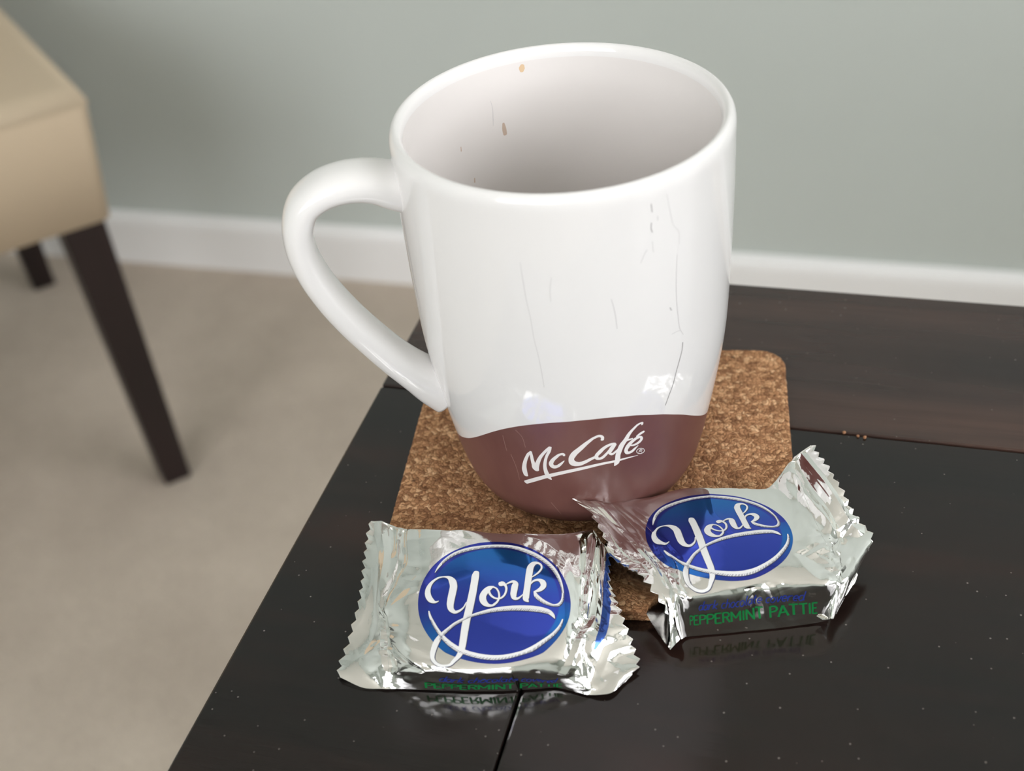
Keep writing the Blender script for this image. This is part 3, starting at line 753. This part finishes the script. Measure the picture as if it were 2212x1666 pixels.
def facet(x, y, seed):
    """piecewise-linear lattice noise: flat facets meeting in sharp folds, -1..1"""
    i, j = np.floor(x), np.floor(y)
    fx, fy = x - i, y - j
    h = lambda a, b: hash2(i + a, j + b, seed)
    h00, h11 = h(0, 0), h(1, 1)
    lo_ = h00 + fx * (h(1, 0) - h00) + fy * (h11 - h(1, 0))
    hi_ = h00 + fy * (h(0, 1) - h00) + fx * (h11 - h(0, 1))
    return np.where(fx > fy, lo_, hi_) * 2 - 1


def crumple(x, y, scale, seed):
    wx = facet(x / (scale * 2.3) + 7, y / (scale * 2.3), seed + 11)
    wy = facet(x / (scale * 2.3), y / (scale * 2.3) + 5, seed + 12)
    a = 0.6 + seed
    X = (x * cos(a) - y * sin(a)) / scale + wx * 0.9
    Y = (x * sin(a) + y * cos(a)) / scale + wy * 0.9
    return facet(X, Y, seed)


def crease(X, Y, poly, h, w, taper=False):
    """tent-shaped fold of height h and half-width w along a polyline"""
    out_ = np.zeros_like(X)
    for (x0, y0), (x1, y1) in zip(poly[:-1], poly[1:]):
        dx, dy = x1 - x0, y1 - y0
        t = np.clip(((X - x0) * dx + (Y - y0) * dy) / (dx * dx + dy * dy), 0, 1)
        d = np.hypot(X - x0 - t * dx, Y - y0 - t * dy)
        k = np.clip(1 - d / w, 0, 1) * ((1 - t) if taper else 1)
        out_ = np.maximum(out_, k)
    return out_ * h


def sstep(a, b, x):
    t = np.clip((x - a) / (b - a), 0, 1)
    return t * t * (3 - 2 * t)


# single-stroke letter shapes for the small print (unit height, slant added later)
def arc(cx, cy, rx, ry, a0, a1, n=9):
    return [(cx + rx * cos(radians(a)), cy + ry * sin(radians(a))) for a in np.linspace(a0, a1, n)]


CAPS = {
    'P': (0.58, [[(0.08, 0), (0.08, 1)], [(0.08, 1), (0.3, 1)] + arc(0.3, 0.76, 0.24, 0.24, 90, -90) + [(0.08, 0.52)]]),
    'E': (0.55, [[(0.5, 1), (0.08, 1), (0.08, 0), (0.5, 0)], [(0.08, 0.52), (0.42, 0.52)]]),
    'R': (0.62, [[(0.08, 0), (0.08, 1)], [(0.08, 1), (0.3, 1)] + arc(0.3, 0.77, 0.24, 0.23, 90, -90) + [(0.08, 0.54)], [(0.3, 0.54), (0.56, 0)]]),
    'M': (0.82, [[(0.08, 0), (0.08, 1), (0.4, 0.3), (0.72, 1), (0.72, 0)]]),
    'I': (0.26, [[(0.12, 0), (0.12, 1)]]),
    'N': (0.68, [[(0.08, 0), (0.08, 1), (0.58, 0), (0.58, 1)]]),
    'T': (0.58, [[(0.02, 1), (0.54, 1)], [(0.28, 1), (0.28, 0)]]),
    'A': (0.66, [[(0.02, 0), (0.32, 1), (0.62, 0)], [(0.13, 0.36), (0.51, 0.36)]]),
    ' ': (0.34, []),
}
o_arc = arc(0.22, 0.28, 0.2, 0.28, 0, 360, 15)
LOW = {
    'd': (0.52, [o_arc, [(0.44, 1.0), (0.42, 0.1), (0.52, 0.02)]]),
    'a': (0.52, [o_arc, [(0.43, 0.56), (0.42, 0.1), (0.52, 0.02)]]),
    'r': (0.42, [[(0.06, 0.0), (0.08, 0.56)], [(0.08, 0.36), (0.2, 0.54), (0.38, 0.54)]]),
    'k': (0.5, [[(0.06, 0), (0.08, 1.0)], [(0.44, 0.56), (0.1, 0.26), (0.46, 0.0)]]),
    'c': (0.44, [arc(0.24, 0.28, 0.2, 0.28, 50, 310, 11)]),
    'h': (0.5, [[(0.06, 0), (0.08, 1.0)], [(0.08, 0.3)] + arc(0.24, 0.34, 0.16, 0.2, 160, 0, 7) + [(0.4, 0.0)]]),
    'o': (0.48, [o_arc]),
    'l': (0.26, [[(0.12, 1.0), (0.08, 0.12), (0.2, 0.0)]]),
    't': (0.36, [[(0.16, 0.9), (0.12, 0.1), (0.28, 0.0)], [(0.0, 0.6), (0.32, 0.6)]]),
    'e': (0.46, [[(0.06, 0.26), (0.42, 0.3)] + arc(0.24, 0.29, 0.19, 0.27, 10, 310, 12)]),
    'v': (0.46, [[(0.04, 0.56), (0.2, 0.0), (0.42, 0.56)]]),
    ' ': (0.32, []),
}


def text_strokes(s, font, slant):
    x, out_ = 0.0, []
    for ch in s:
        w, st = font[ch]
        for poly in st:
            out_.append([(x + px + py * slant, py) for px, py in poly])
        x += w
    return out_, x


class Wrapper:
    def __init__(self, P, logo, seed, base_fn, panel=None, name_label='', nu=430, nv=300, teeth=15, blue_fold=False, amp=1.0, creases=(), buckle=0.8, foot=1.0, fan_left=1.0):
        self.foot = foot
        P = np.array(P, float)
        self.logo = np.array(logo, float)
        back = np.array([0.25, 0.97])
        r0 = P[0].copy()
        for j in range(10):
            if 2 <= j <= 7:
                r0[j, :2] += back * 1.2
                r0[j, 2] = base_fn(r0[j, 0], r0[j, 1]) + 0.6 if j not in (2, 7) else P[0, j, 2] - 3
            else:
                r0[j, :2] += back * 0.25
                r0[j, 2] -= 0.35
        P = np.concatenate([r0[None], P])
        # sample more finely where the sheet turns
        self.v = np.unique(np.r_[np.linspace(0, 1, nv // 8), np.linspace(1, 6, nv)])
        self.u = np.unique(np.r_[np.linspace(0, 9, nu), 2.0, 7.0])
        A = pchip(P, self.v)
        S = pchip(A.transpose(1, 0, 2), self.u).transpose(1, 0, 2)
        self.S0 = S.copy()
        du, dv = np.gradient(S, axis=1), np.gradient(S, axis=0)
        N = np.cross(dv, du)
        N /= np.linalg.norm(N, axis=2)[:, :, None] + 1e-9
        N *= np.where(N[..., 2:3] < -0.3, -1, 1)
        uu, vv = np.meshgrid(self.u, self.v)
        X, Y = uu * 6.4, vv * 8.0
        Li = np.linalg.inv(self.logo[:2])
        q = (S[..., :2] - self.logo[2]) @ Li
        rr = np.hypot(q[..., 0], q[..., 1])
        flat = sstep(0.92, 1.22, rr)
        body = sstep(1.9, 2.2, uu) * (1 - sstep(6.8, 7.1, uu))
        front = sstep(4.6, 5.1, vv)
        gather = np.exp(-np.abs(uu - 2.0) / 0.40) + np.exp(-np.abs(uu - 7.0) / 0.40)
        rise = sstep(0.3, 1.0, vv)
        a1 = (0.03 + 0.34 * flat * body - 0.17 * front * body) * rise
        D = a1 * crumple(X, Y, 5.2, seed) * 0.8 + a1 * 0.5 * crumple(X, Y, 2.3, seed + 3)
        # the broad slow unevenness of foil pulled over the chocolate
        D += 0.10 * crumple(X, Y, 11.0, seed + 21) * body * rise
        # folds gathered into the crimps
        pl = facet(vv * 3.1 + 3, uu * 0.35, seed + 5) + 0.6 * facet(vv * 7.3, uu * 0.6 + 2, seed + 6)
        D += 0.10 * amp * gather * pl * rise * sstep(0.9, 1.15, rr)
        # single hard creases
        for (poly, h_, w_) in creases:
            D += crease(X, Y, [(a_ * 6.4, b_ * 8.0) for a_, b_ in poly], h_ * 0.75, w_) * rise
        # short folds fanning out of the crimp line at both ends
        rg = random.Random(seed * 7 + 1)
        for ue, sg in ((2.0, 1), (7.0, -1)):
            for q_ in range(16):
                v0 = 1.0 + 4.6 * (q_ + rg.random()) / 16
                al = radians(rg.uniform(-55, 55))
                ln = rg.uniform(3.0, 8.0)
                x0, y0 = ue * 6.4 + rg.uniform(-.6, .3) * sg, v0 * 8.0
                x1, y1 = x0 + sg * ln * cos(al), y0 + ln * sin(al)
                h_ = rg.choice((-1, 1)) * rg.uniform(0.16, 0.42) * (0.25 if v0 > 4.9 else 1.0) * (fan_left if ue == 2.0 else 1.0)
                D += crease(X, Y, [(x0, y0), (x1, y1)], h_, rg.uniform(0.9, 2.0), True) * rise * sstep(0.96, 1.12, rr)
                x2, y2 = x0 - sg * ln * 0.8 * cos(al), y0 + ln * 0.8 * sin(al + rg.uniform(-.5, .5))
                D += crease(X, Y, [(x0, y0), (x2, y2)], -h_ * 0.8, rg.uniform(0.9, 2.0), True) * rise
        # crimps: buckled sheet
        crimp = 1 - body
        D += crimp * rise * buckle * np.sin(2 * pi * (vv * 0.42 + uu * 0.23 + seed * 0.3)) * sstep(0, 0.5, np.minimum(np.abs(uu - 2), np.abs(uu - 7)))
        D += crimp * rise * (0.30 * crumple(X, Y, 6.0, seed + 8) + 0.10 * crumple(X, Y, 2.6, seed + 9))
        # wrinkles running over the front edge
        D += 0.22 * amp * np.exp(-((vv - 5.0) / 0.2) ** 2) * body * facet(uu * 2.6, vv * 0.4 + 9, seed + 14) * sstep(0.97, 1.12, rr)
        S = S + N * D[..., None]
        # saw-tooth cut ends
        for (side, jn, ue) in ((0, 1, 0.0), (-1, -2, 9.0)):
            e = S[:, side] - S[:, jn]
            e = self.S0[:, side] - self.S0[:, 12 if side == 0 else -13]
            e /= np.linalg.norm(e, axis=1)[:, None] + 1e-9
            L = np.r_[0, np.cumsum(np.linalg.norm(np.diff(self.S0[:, side], axis=0), axis=1))]
            ph = L / L[-1] * teeth
            tri = 1 - 2 * np.abs(ph - np.floor(ph) - 0.5)
            rn = 0.75 + 0.4 * hash2(np.floor(ph), 3.0, seed)
            wgt = np.clip(1 - np.abs(self.u - ue) / 0.45, 0, 1) ** 1.0
            S += (tri * 1.25 * rn)[:, None, None] * wgt[None, :, None] * e[:, None, :]
        S[..., 2] = np.maximum(S[..., 2], base_fn(S[..., 0], S[..., 1]) * 0 + 0.25)
        self.S = S
        dus, dvs = np.gradient(S, axis=1), np.gradient(S, axis=0)
        Nn = np.cross(dvs, dus)
        Nn /= np.linalg.norm(Nn, axis=2)[:, :, None] + 1e-9
        self.N = Nn * np.where(Nn[..., 2:3] < -0.3, -1, 1)
        self.base_fn, self.panel, self.blue_fold = base_fn, panel, blue_fold

    def at(self, ui, vi, lift):
        i = np.clip(np.floor(vi).astype(int), 0, len(self.v) - 2)
        j = np.clip(np.floor(ui).astype(int), 0, len(self.u) - 2)
        a, b = (vi - i)[..., None], (ui - j)[..., None]
        f = lambda G: (1 - a) * ((1 - b) * G[i, j] + b * G[i, j + 1]) + a * ((1 - b) * G[i + 1, j] + b * G[i + 1, j + 1])
        return f(self.S) + f(self.N) * lift

    def from_uv(self, u, v, lift):
        return self.at(np.interp(u, self.u, np.arange(len(self.u))), np.interp(v, self.v, np.arange(len(self.v))), lift)

    def from_logo(self, q, lift):
        """flat print coordinates -> wrapper surface, dropped straight down on the top of the packet"""
        shp = q.shape[:-1]
        q = np.array(q, float)
        yy = q[..., 1]
        q[..., 1] = np.where(yy < -0.78, -0.78 + (yy + 0.78) * self.foot, yy)
        T = (np.c_[q.reshape(-1, 2), np.ones(q.reshape(-1, 2).shape[0])]) @ self.logo
        k0 = int(np.searchsorted(self.v, 0.9))
        k1 = int(np.searchsorted(self.v, 5.6))
        sub = self.S0[k0:k1:5, ::5, :2]
        fl = sub.reshape(-1, 2)
        idx = np.concatenate([np.argmin(((T[a:a + 800, None] - fl[None]) ** 2).sum(-1), 1) for a in range(0, len(T), 800)])
        vi = (idx // sub.shape[1]) * 5.0 + k0
        ui = (idx % sub.shape[1]) * 5.0
        XY = self.S0[..., :2]

        def bil(ui, vi):
            i = np.clip(np.floor(vi).astype(int), 0, len(self.v) - 2)
            j = np.clip(np.floor(ui).astype(int), 0, len(self.u) - 2)
            a, b = (vi - i)[:, None], (ui - j)[:, None]
            p00, p01, p10, p11 = XY[i, j], XY[i, j + 1], XY[i + 1, j], XY[i + 1, j + 1]
            p = (1 - a) * ((1 - b) * p00 + b * p01) + a * ((1 - b) * p10 + b * p11)
            return p, (1 - a) * (p01 - p00) + a * (p11 - p10), (1 - b) * (p10 - p00) + b * (p11 - p01)
        for _ in range(7):
            p, pu, pv = bil(ui, vi)
            e = T - p
            det = pu[:, 0] * pv[:, 1] - pu[:, 1] * pv[:, 0]
            det = np.where(np.abs(det) < 1e-6, 1e-6, det)
            ui = ui + np.clip((e[:, 0] * pv[:, 1] - e[:, 1] * pv[:, 0]) / det, -4, 4)
            vi = vi + np.clip((pu[:, 0] * e[:, 1] - pu[:, 1] * e[:, 0]) / det, -4, 4)
            ui = np.clip(ui, 0, len(self.u) - 1.001)
            vi = np.clip(vi, k0, k1)
        return self.at(ui, vi, lift).reshape(*shp, 3)

    def build(self, root):
        u, v, S = self.u, self.v, self.S
        S0 = self.S0
        j0, j1 = int(np.argmin(np.abs(u - 2.0))), int(np.argmin(np.abs(u - 7.0)))
        nr = len(v)
        # pouch: top sheet plus the underside, closed all round
        B = S[:, j0:j1 + 1]
        nc = B.shape[1]
        c = B.reshape(-1, 3).mean(0)
        per = [(0, k) for k in range(nc)] + [(r, nc - 1) for r in range(1, nr)] + [(nr - 1, k) for k in range(nc - 2, -1, -1)] + [(r, 0) for r in range(nr - 2, 0, -1)]
        low = []
        for (r, k) in per:
            p = B[r, k].copy()
            if False:
                t = np.interp(v[r], [0, 1, 6], [0, 0.02, 1]) * (len(self.panel) - 1)
                i = min(int(t), len(self.panel) - 2)
                p = self.panel[i] * (1 - (t - i)) + self.panel[i + 1] * (t - i)
            else:
                f = 0.93
                p[:2] = c[:2] + (p[:2] - c[:2]) * f
                p[2] = min(p[2], self.base_fn(p[0], p[1]))
            low.append(p)
        verts = np.concatenate([B.reshape(-1, 3), np.array(low)])
        F = [tuple(f) for f in grid_faces(nr, nc)]
        npn, off = len(per), nr * nc
        top = np.array([B[r, k] for r, k in per])
        top0 = np.array([S0[r, j0 + k] for r, k in per])
        low = np.array(low)
        layers = []
        for t in (0.06, 0.16, 0.32, 0.55, 0.8):
            layers.append(top0 * (1 - t) + low * t + (top - top0) * (1 - t) ** 9)
        inner = low.copy()
        inner[:, :2] = c[:2] + (low[:, :2] - c[:2]) * 0.62
        inner[:, 2] = np.maximum(self.base_fn(inner[:, 0], inner[:, 1]), 0.3)
        verts = np.concatenate([B.reshape(-1, 3)] + layers + [low, inner, [[c[0], c[1], self.base_fn(c[0], c[1])]]])
        nl = len(layers) + 2
        for q in range(npn):
            q2 = (q + 1) % npn
            a, b = per[q], per[q2]
            F.append((a[0] * nc + a[1], off + q, off + q2, b[0] * nc + b[1]))
            for k in range(nl - 1):
                o1, o2 = off + k * npn, off + (k + 1) * npn
                F.append((o1 + q, o2 + q, o2 + q2, o1 + q2))
            o2 = off + (nl - 1) * npn
            F.append((o2 + q, len(verts) - 1, o2 + q2))
        if self.panel is not None:
            # lower end face of the pouch, hanging from the crimp down to the table
            k0 = int(np.searchsorted(v, 2.5))
            jt = int(np.argmin(np.abs(u - 0.45)))
            topc = S0[k0:, jt] - np.array([0, 0, 0.12])
            botc = topc + np.array([-2.5, -0.9, 0])
            botc[:, 2] = np.interp(v[k0:], [1, 2, 3, 4, 4.7, 5.2, 6], self.panel)
            ls = [topc * (1 - t) + botc * t for t in np.linspace(0, 1, 9)]
            base_i = len(verts)
            verts = np.concatenate([verts, np.concatenate(ls)])
            F += [tuple(f) for f in grid_faces(9, len(topc), False, base_i)]
        mesh_obj('wrapper', verts * MM, F, M['foil'], root)
        # crimped ends, two thin layers each
        for (a, b) in ((0, j0), (j1, len(u) - 1)):
            E = S[:, a:b + 1]
            NN = self.N[:, a:b + 1]
            w = E.shape[1]
            fall = np.abs(np.linspace(0, 1, w) - (1 if a == 0 else 0))
            lower = E - NN * (0.06 + 0.10 * (1 - fall))[None, :, None]
            vs2 = np.concatenate([E.reshape(-1, 3), lower.reshape(-1, 3)])
            f1 = grid_faces(nr, w)
            f2 = grid_faces(nr, w, False, nr * w)[:, ::-1]
            side = []
            col = 0 if a == 0 else w - 1
            for r in range(nr - 1):
                p, q = r * w + col, (r + 1) * w + col
                side.append((p, q, q + nr * w, p + nr * w))
            fmid = np.zeros(len(f1), int)
            if self.blue_fold and a != 0:
                rr_, cc_ = np.divmod(np.arange(len(f1)), w - 1)
                vv_, uu_ = v[rr_], u[a + cc_]
                ctr = np.interp(vv_, [1.0, 1.8, 2.6, 3.2, 3.8, 4.3], [8.95, 8.75, 8.45, 8.15, 7.85, 7.55])
                wid = np.interp(vv_, [1.0, 1.8, 2.6, 3.2, 3.8, 4.3], [0.12, 0.20, 0.24, 0.22, 0.20, 0.06])
                fmid = ((np.abs(uu_ - ctr) < wid) & (vv_ > 1.2) & (vv_ < 4.3)).astype(int)
            fmats = np.r_[fmid, np.zeros(len(f2) + len(side), int)]
            F = [tuple(x) for x in f1] + [tuple(x) for x in f2] + side
            mesh_obj('crimped_end', vs2 * MM, F, [M['foil'], M['blue_plain']], root, True, fmats)
        # printed roundel
        NR, NA = 60, 240
        r = np.linspace(0, 1, NR + 1)[1:]
        ang = np.linspace(0, 2 * pi, NA, endpoint=False)
        q = np.stack([r[:, None] * np.cos(ang)[None], r[:, None] * np.sin(ang)[None]], -1)
        pts = self.from_logo(q, 0.03).reshape(-1, 3)
        ctr = self.from_logo(np.zeros((1, 2)), 0.03)
        F = [tuple(f) for f in grid_faces(NR, NA, True)] + [(NR * NA, (k + 1) % NA, k) for k in range(NA)]
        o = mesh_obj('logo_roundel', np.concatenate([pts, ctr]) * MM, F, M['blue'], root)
        flat_q = np.concatenate([q.reshape(-1, 2), np.zeros((1, 2))])
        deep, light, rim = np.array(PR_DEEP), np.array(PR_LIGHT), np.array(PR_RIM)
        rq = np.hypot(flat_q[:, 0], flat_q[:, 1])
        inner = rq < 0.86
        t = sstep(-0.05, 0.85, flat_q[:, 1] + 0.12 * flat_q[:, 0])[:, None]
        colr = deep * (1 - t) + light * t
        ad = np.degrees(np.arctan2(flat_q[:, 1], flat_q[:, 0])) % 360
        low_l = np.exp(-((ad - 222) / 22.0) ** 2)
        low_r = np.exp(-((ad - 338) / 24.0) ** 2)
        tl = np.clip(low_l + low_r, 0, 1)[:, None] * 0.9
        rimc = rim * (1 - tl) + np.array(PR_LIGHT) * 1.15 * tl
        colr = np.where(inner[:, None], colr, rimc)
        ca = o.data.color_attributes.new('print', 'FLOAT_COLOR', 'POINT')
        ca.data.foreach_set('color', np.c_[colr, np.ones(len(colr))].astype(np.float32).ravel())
        o['label'] = 'blue printed roundel'

        def strips(name, strokes, mat, lift, grow, shift=(0, 0), across=5, step=0.012, uv=None):
            VS, FS_, off = [], [], 0
            for k, S_ in enumerate(strokes):
                A = np.array(S_, float)
                A[:, 2] += grow
                A[:, 0] += shift[0]
                A[:, 1] += shift[1]
                G = stroke_strip(A, step, across)
                Pn = self.from_logo(G, lift + 0.003 * k)
                VS.append(Pn.reshape(-1, 3))
                FS_.append(grid_faces(G.shape[0], across, False, off)[:, ::-1])
                off += G.shape[0] * across
            return mesh_obj(name, np.concatenate(VS) * MM, np.concatenate(FS_), mat, root)
        hatch = []
        for si, side in ((0, 1), (9, 1), (8, 1)):
            C_ = catmull(np.array(YORK_STROKES[si], float), 12)
            seg = np.r_[0, np.cumsum(np.hypot(*np.diff(C_[:, :2], axis=0).T))]
            T_ = np.gradient(C_[:, :2], axis=0)
            T_ /= np.linalg.norm(T_, axis=1)[:, None] + 1e-9
            for s_ in np.arange(seg[-1] * (0.55 if si == 8 else 0.06), seg[-1] * 0.97, 0.021):
                k_ = min(int(np.searchsorted(seg, s_)), len(C_) - 1)
                n_ = np.array([-T_[k_, 1], T_[k_, 0]])
                if n_[1] > 0:
                    n_ = -n_
                w_ = C_[k_, 2]
                p0 = C_[k_, :2] + n_ * w_ * 0.10 + T_[k_] * 0.012
                p1 = C_[k_, :2] + n_ * w_ * 0.50 - T_[k_] * 0.012
                hatch.append([(p0[0], p0[1], 0.004), (p1[0], p1[1], 0.006)])
        strips('lettering_outline', YORK_STROKES, M['print_shade'], 0.05, 0.012, (0.003, -0.005))
        o = strips('lettering', YORK_STROKES, M['print_white'], 0.085, 0.0)
        o['label'] = 'white York script lettering'
        VS, FS_, off = [], [], 0
        for (a_, b_) in hatch:
            G = stroke_strip([a_, b_], 0.02, 2, False)
            VS.append(G)
            FS_.append(grid_faces(G.shape[0], 2, False, off)[:, ::-1])
            off += G.shape[0] * 2
        Q_ = np.concatenate([g.reshape(-1, 2) for g in VS])
        mesh_obj('lettering_hatch', self.from_logo(Q_, 0.135) * MM, np.concatenate(FS_), M['print_shade'], root)

    def small_print(self, root, name, strokes, total, u0, u1, v_base, v_top, width, mat):
        """v_base, v_top: (left, right) rows on the front face"""
        VS, FS_, off = [], [], 0
        for k, S_ in enumerate(strokes):
            A = np.array([(x, y, width) for x, y in S_])
            A[:, 2] = width
            # densify straight strokes
            seg = np.r_[0, np.cumsum(np.hypot(*np.diff(A[:, :2], axis=0).T))]
            s = np.linspace(0, seg[-1], max(3, int(seg[-1] / 0.06)))
            A = np.stack([np.interp(s, seg, A[:, q]) for q in range(3)], 1)
            T = np.gradient(A[:, :2], axis=0)
            T /= np.linalg.norm(T, axis=1)[:, None] + 1e-9
            Nn = np.stack([-T[:, 1], T[:, 0]], 1)
            f = np.linspace(0.5, -0.5, 3)
            G = A[:, None, :2] + Nn[:, None] * (A[:, 2][:, None] * f[None])[:, :, None]
            fx = G[..., 0] / total
            uq = u0 + (u1 - u0) * fx
            vb = v_base[0] + (v_base[1] - v_base[0]) * fx
            vt = v_top[0] + (v_top[1] - v_top[0]) * fx
            vq = vb + (vt - vb) * G[..., 1]
            Pn = self.from_uv(uq, vq, 0.05 + 0.002 * (k % 5))
            VS.append(Pn.reshape(-1, 3))
            FS_.append(grid_faces(G.shape[0], 3, False, off)[:, ::-1])
            off += G.shape[0] * 3
        return mesh_obj(name, np.concatenate(VS) * MM, np.concatenate(FS_), mat, root)


EX = np.array([cos(radians(-8.527)), sin(radians(-8.527))])
EY = np.array([-EX[1], EX[0]])


def rest_height(x, y):
    """height of what carries the packet: cork top, easing down to the table past the cork's edge"""
    a = (x - 3.29) * EX[0] + (y + 5.6) * EX[1]
    b = (x - 3.29) * EY[0] + (y + 5.6) * EY[1]
    d = np.maximum(np.abs(a), np.abs(b)) - 56.2
    return 4.15 - 3.8 * sstep(1.0, 9.0, d)


def rest_cork(x, y):
    return 4.15 + 0 * np.asarray(x, float)


low_text, low_total = text_strokes('dark chocolate covered', LOW, 0.28)
cap_text, cap_total = text_strokes('PEPPERMINT PATTIE', CAPS, 0.0)

ra = tag(empty('wrapped_candy', (-0.030, -0.064, 0.0)), 'silver foil wrapped York candy lying half off the coaster, beside the left table edge', 'candy', 'foil wrapped peppermint candies')
rb = tag(empty('wrapped_candy', (0.032, -0.050, 0.0)), 'silver foil wrapped York candy leaning on the brown mug base with one end raised', 'candy', 'foil wrapped peppermint candies')

CREASE_A = [([(2.05, 1.0), (2.2, 1.9), (1.95, 3.0), (2.0, 4.0), (2.1, 5.2)], -1.35, 1.5),
            ([(1.98, 3.0), (2.45, 2.1), (2.35, 1.2)], 1.2, 2.0), ([(2.0, 3.1), (2.75, 2.75)], 0.5, 1.6), ([(0.5, 1.2), (1.1, 1.9), (1.7, 2.9)], 0.9, 2.6), ([(1.2, 1.0), (1.6, 1.7)], -0.8, 2.0), ([(2.0, 3.1), (2.7, 3.6)], -0.35, 1.8),
            ([(2.1, 4.5), (2.5, 4.8), (2.35, 5.3), (2.8, 5.1)], 0.6, 1.3), ([(2.3, 4.4), (2.7, 4.9), (3.0, 4.75)], -0.5, 1.2), ([(2.6, 5.6), (3.0, 4.95), (2.8, 4.6)], 0.5, 1.2),
            ([(7.0, 3.1), (6.45, 1.2)], 0.5, 1.6), ([(7.0, 3.1), (6.8, 1.3)], -0.6, 1.5), ([(7.0, 3.1), (7.25, 1.4)], 0.6, 1.6), ([(7.0, 3.1), (6.5, 4.3)], -0.5, 1.8),
            ([(6.92, 4.0), (7.0, 5.7)], 0.6, 1.5), ([(6.92, 4.0), (6.4, 5.0)], 0.6, 1.8), ([(6.92, 4.0), (7.8, 5.3)], -0.45, 1.9), ([(6.92, 4.0), (7.6, 3.1)], 0.6, 1.5),
            ([(7.6, 5.6), (8.2, 4.4), (8.9, 4.2)], 0.4, 2.2), ([(8.1, 1.0), (8.3, 2.2), (7.9, 3.4)], -0.8, 2.0),
            ([(4.9, 4.85), (5.0, 5.4)], 0.3, 0.9), ([(5.5, 4.9), (5.6, 5.5)], -0.35, 1.0), ([(4.2, 4.95), (4.3, 5.3)], -0.25, 0.9)]
CREASE_B = [([(2.2, 1.3), (2.55, 2.4), (2.75, 3.6), (2.5, 5.0)], 0.5, 1.3), ([(2.5, 2.0), (2.9, 3.4), (2.95, 4.4)], -0.4, 1.3), ([(2.3, 1.1), (2.6, 1.8)], 0.6, 1.3),
            ([(2.5, 4.55), (3.0, 5.05)], 0.5, 1.0), ([(2.05, 4.9), (2.7, 4.95)], -0.5, 1.2), ([(1.2, 1.2), (1.6, 2.6), (1.4, 4.2)], 0.5, 1.5),
            ([(6.5, 3.0), (7.3, 4.2), (7.0, 5.0)], 0.6, 2.2), ([(6.2, 3.6), (6.95, 5.0)], -0.6, 1.6), ([(6.95, 5.0), (7.0, 6.0)], 0.6, 1.2), ([(7.0, 5.0), (7.8, 4.6)], -0.6, 1.5),
            ([(7.35, 1.0), (7.6, 2.2), (8.0, 3.6)], -1.1, 2.4), ([(8.1, 1.0), (8.3, 2.4), (8.6, 3.6)], 0.9, 2.2), ([(7.0, 2.0), (7.6, 3.3), (8.8, 3.2)], 0.6, 1.8), ([(7.2, 4.0), (8.6, 3.3)], -0.7, 1.5),
            ([(6.6, 1.2), (7.1, 1.6), (7.2, 2.4)], 0.6, 1.6), ([(4.95, 4.8), (5.05, 5.35)], 0.45, 1.0), ([(4.6, 4.95), (4.68, 5.6)], -0.45, 1.0), ([(4.3, 5.55), (4.7, 5.05)], 0.35, 1.0), ([(5.2, 5.0), (5.4, 5.7)], -0.25, 1.3),
            ([(4.35, 1.1), (4.45, 1.9), (4.75, 2.6)], 0.16, 0.8)]
wa = Wrapper(CANDY_A, CANDY_A_LOGO, 3, rest_height, None, teeth=15, blue_fold=True, creases=CREASE_A, buckle=0.5, foot=0.71)
wa.build(ra)
wa.small_print(ra, 'small_print_blue', low_text, low_total, 3.25, 6.1, (5.52, 5.50), (5.24, 5.22), 0.10, M['text_blue'])
wa.small_print(ra, 'small_print_green', cap_text, cap_total, 2.9, 6.3, (5.88, 5.86), (5.64, 5.62), 0.15, M['text_green'])
wb = Wrapper(CANDY_B, CANDY_B_LOGO, 8, rest_height, (9.0, 6.5, 4.4, 4.2, 2.4, 1.4, 1.3), teeth=17, amp=0.8, creases=CREASE_B, fan_left=0.3)
wb.build(rb)
wb.small_print(rb, 'small_print_blue', low_text, low_total, 3.3, 5.62, (5.42, 5.44), (5.20, 5.20), 0.085, M['text_blue'])
wb.small_print(rb, 'small_print_green', cap_text, cap_total, 2.95, 5.95, (5.73, 5.75), (5.53, 5.51), 0.14, M['text_green'])
for root_ in (ra, rb):
    off = -root_.location
    for ch in root_.children:
        ch.data.transform(Matrix.Translation(off))

# ------------------------------------------------------------------ cork crumbs in the table seam
for k, (x, y, s) in enumerate(CRUMBS):
    bm = bmesh.new()
    bmesh.ops.create_icosphere(bm, subdivisions=2, radius=s)
    for v in bm.verts:
        v.co *= 1 + 0.25 * sin(v.co.x * 4000 + k) * cos(v.co.y * 5000 + k)
    o = bm_obj('cork_crumb', bm, M['crumb'], None, True)
    o.location = (x, y, s * 0.75)
    tag(o, 'tiny tan crumb on the table plank joint, %s of the three' % ('leftmost', 'middle one', 'rightmost')[k], 'crumb', 'crumbs in the table joint')
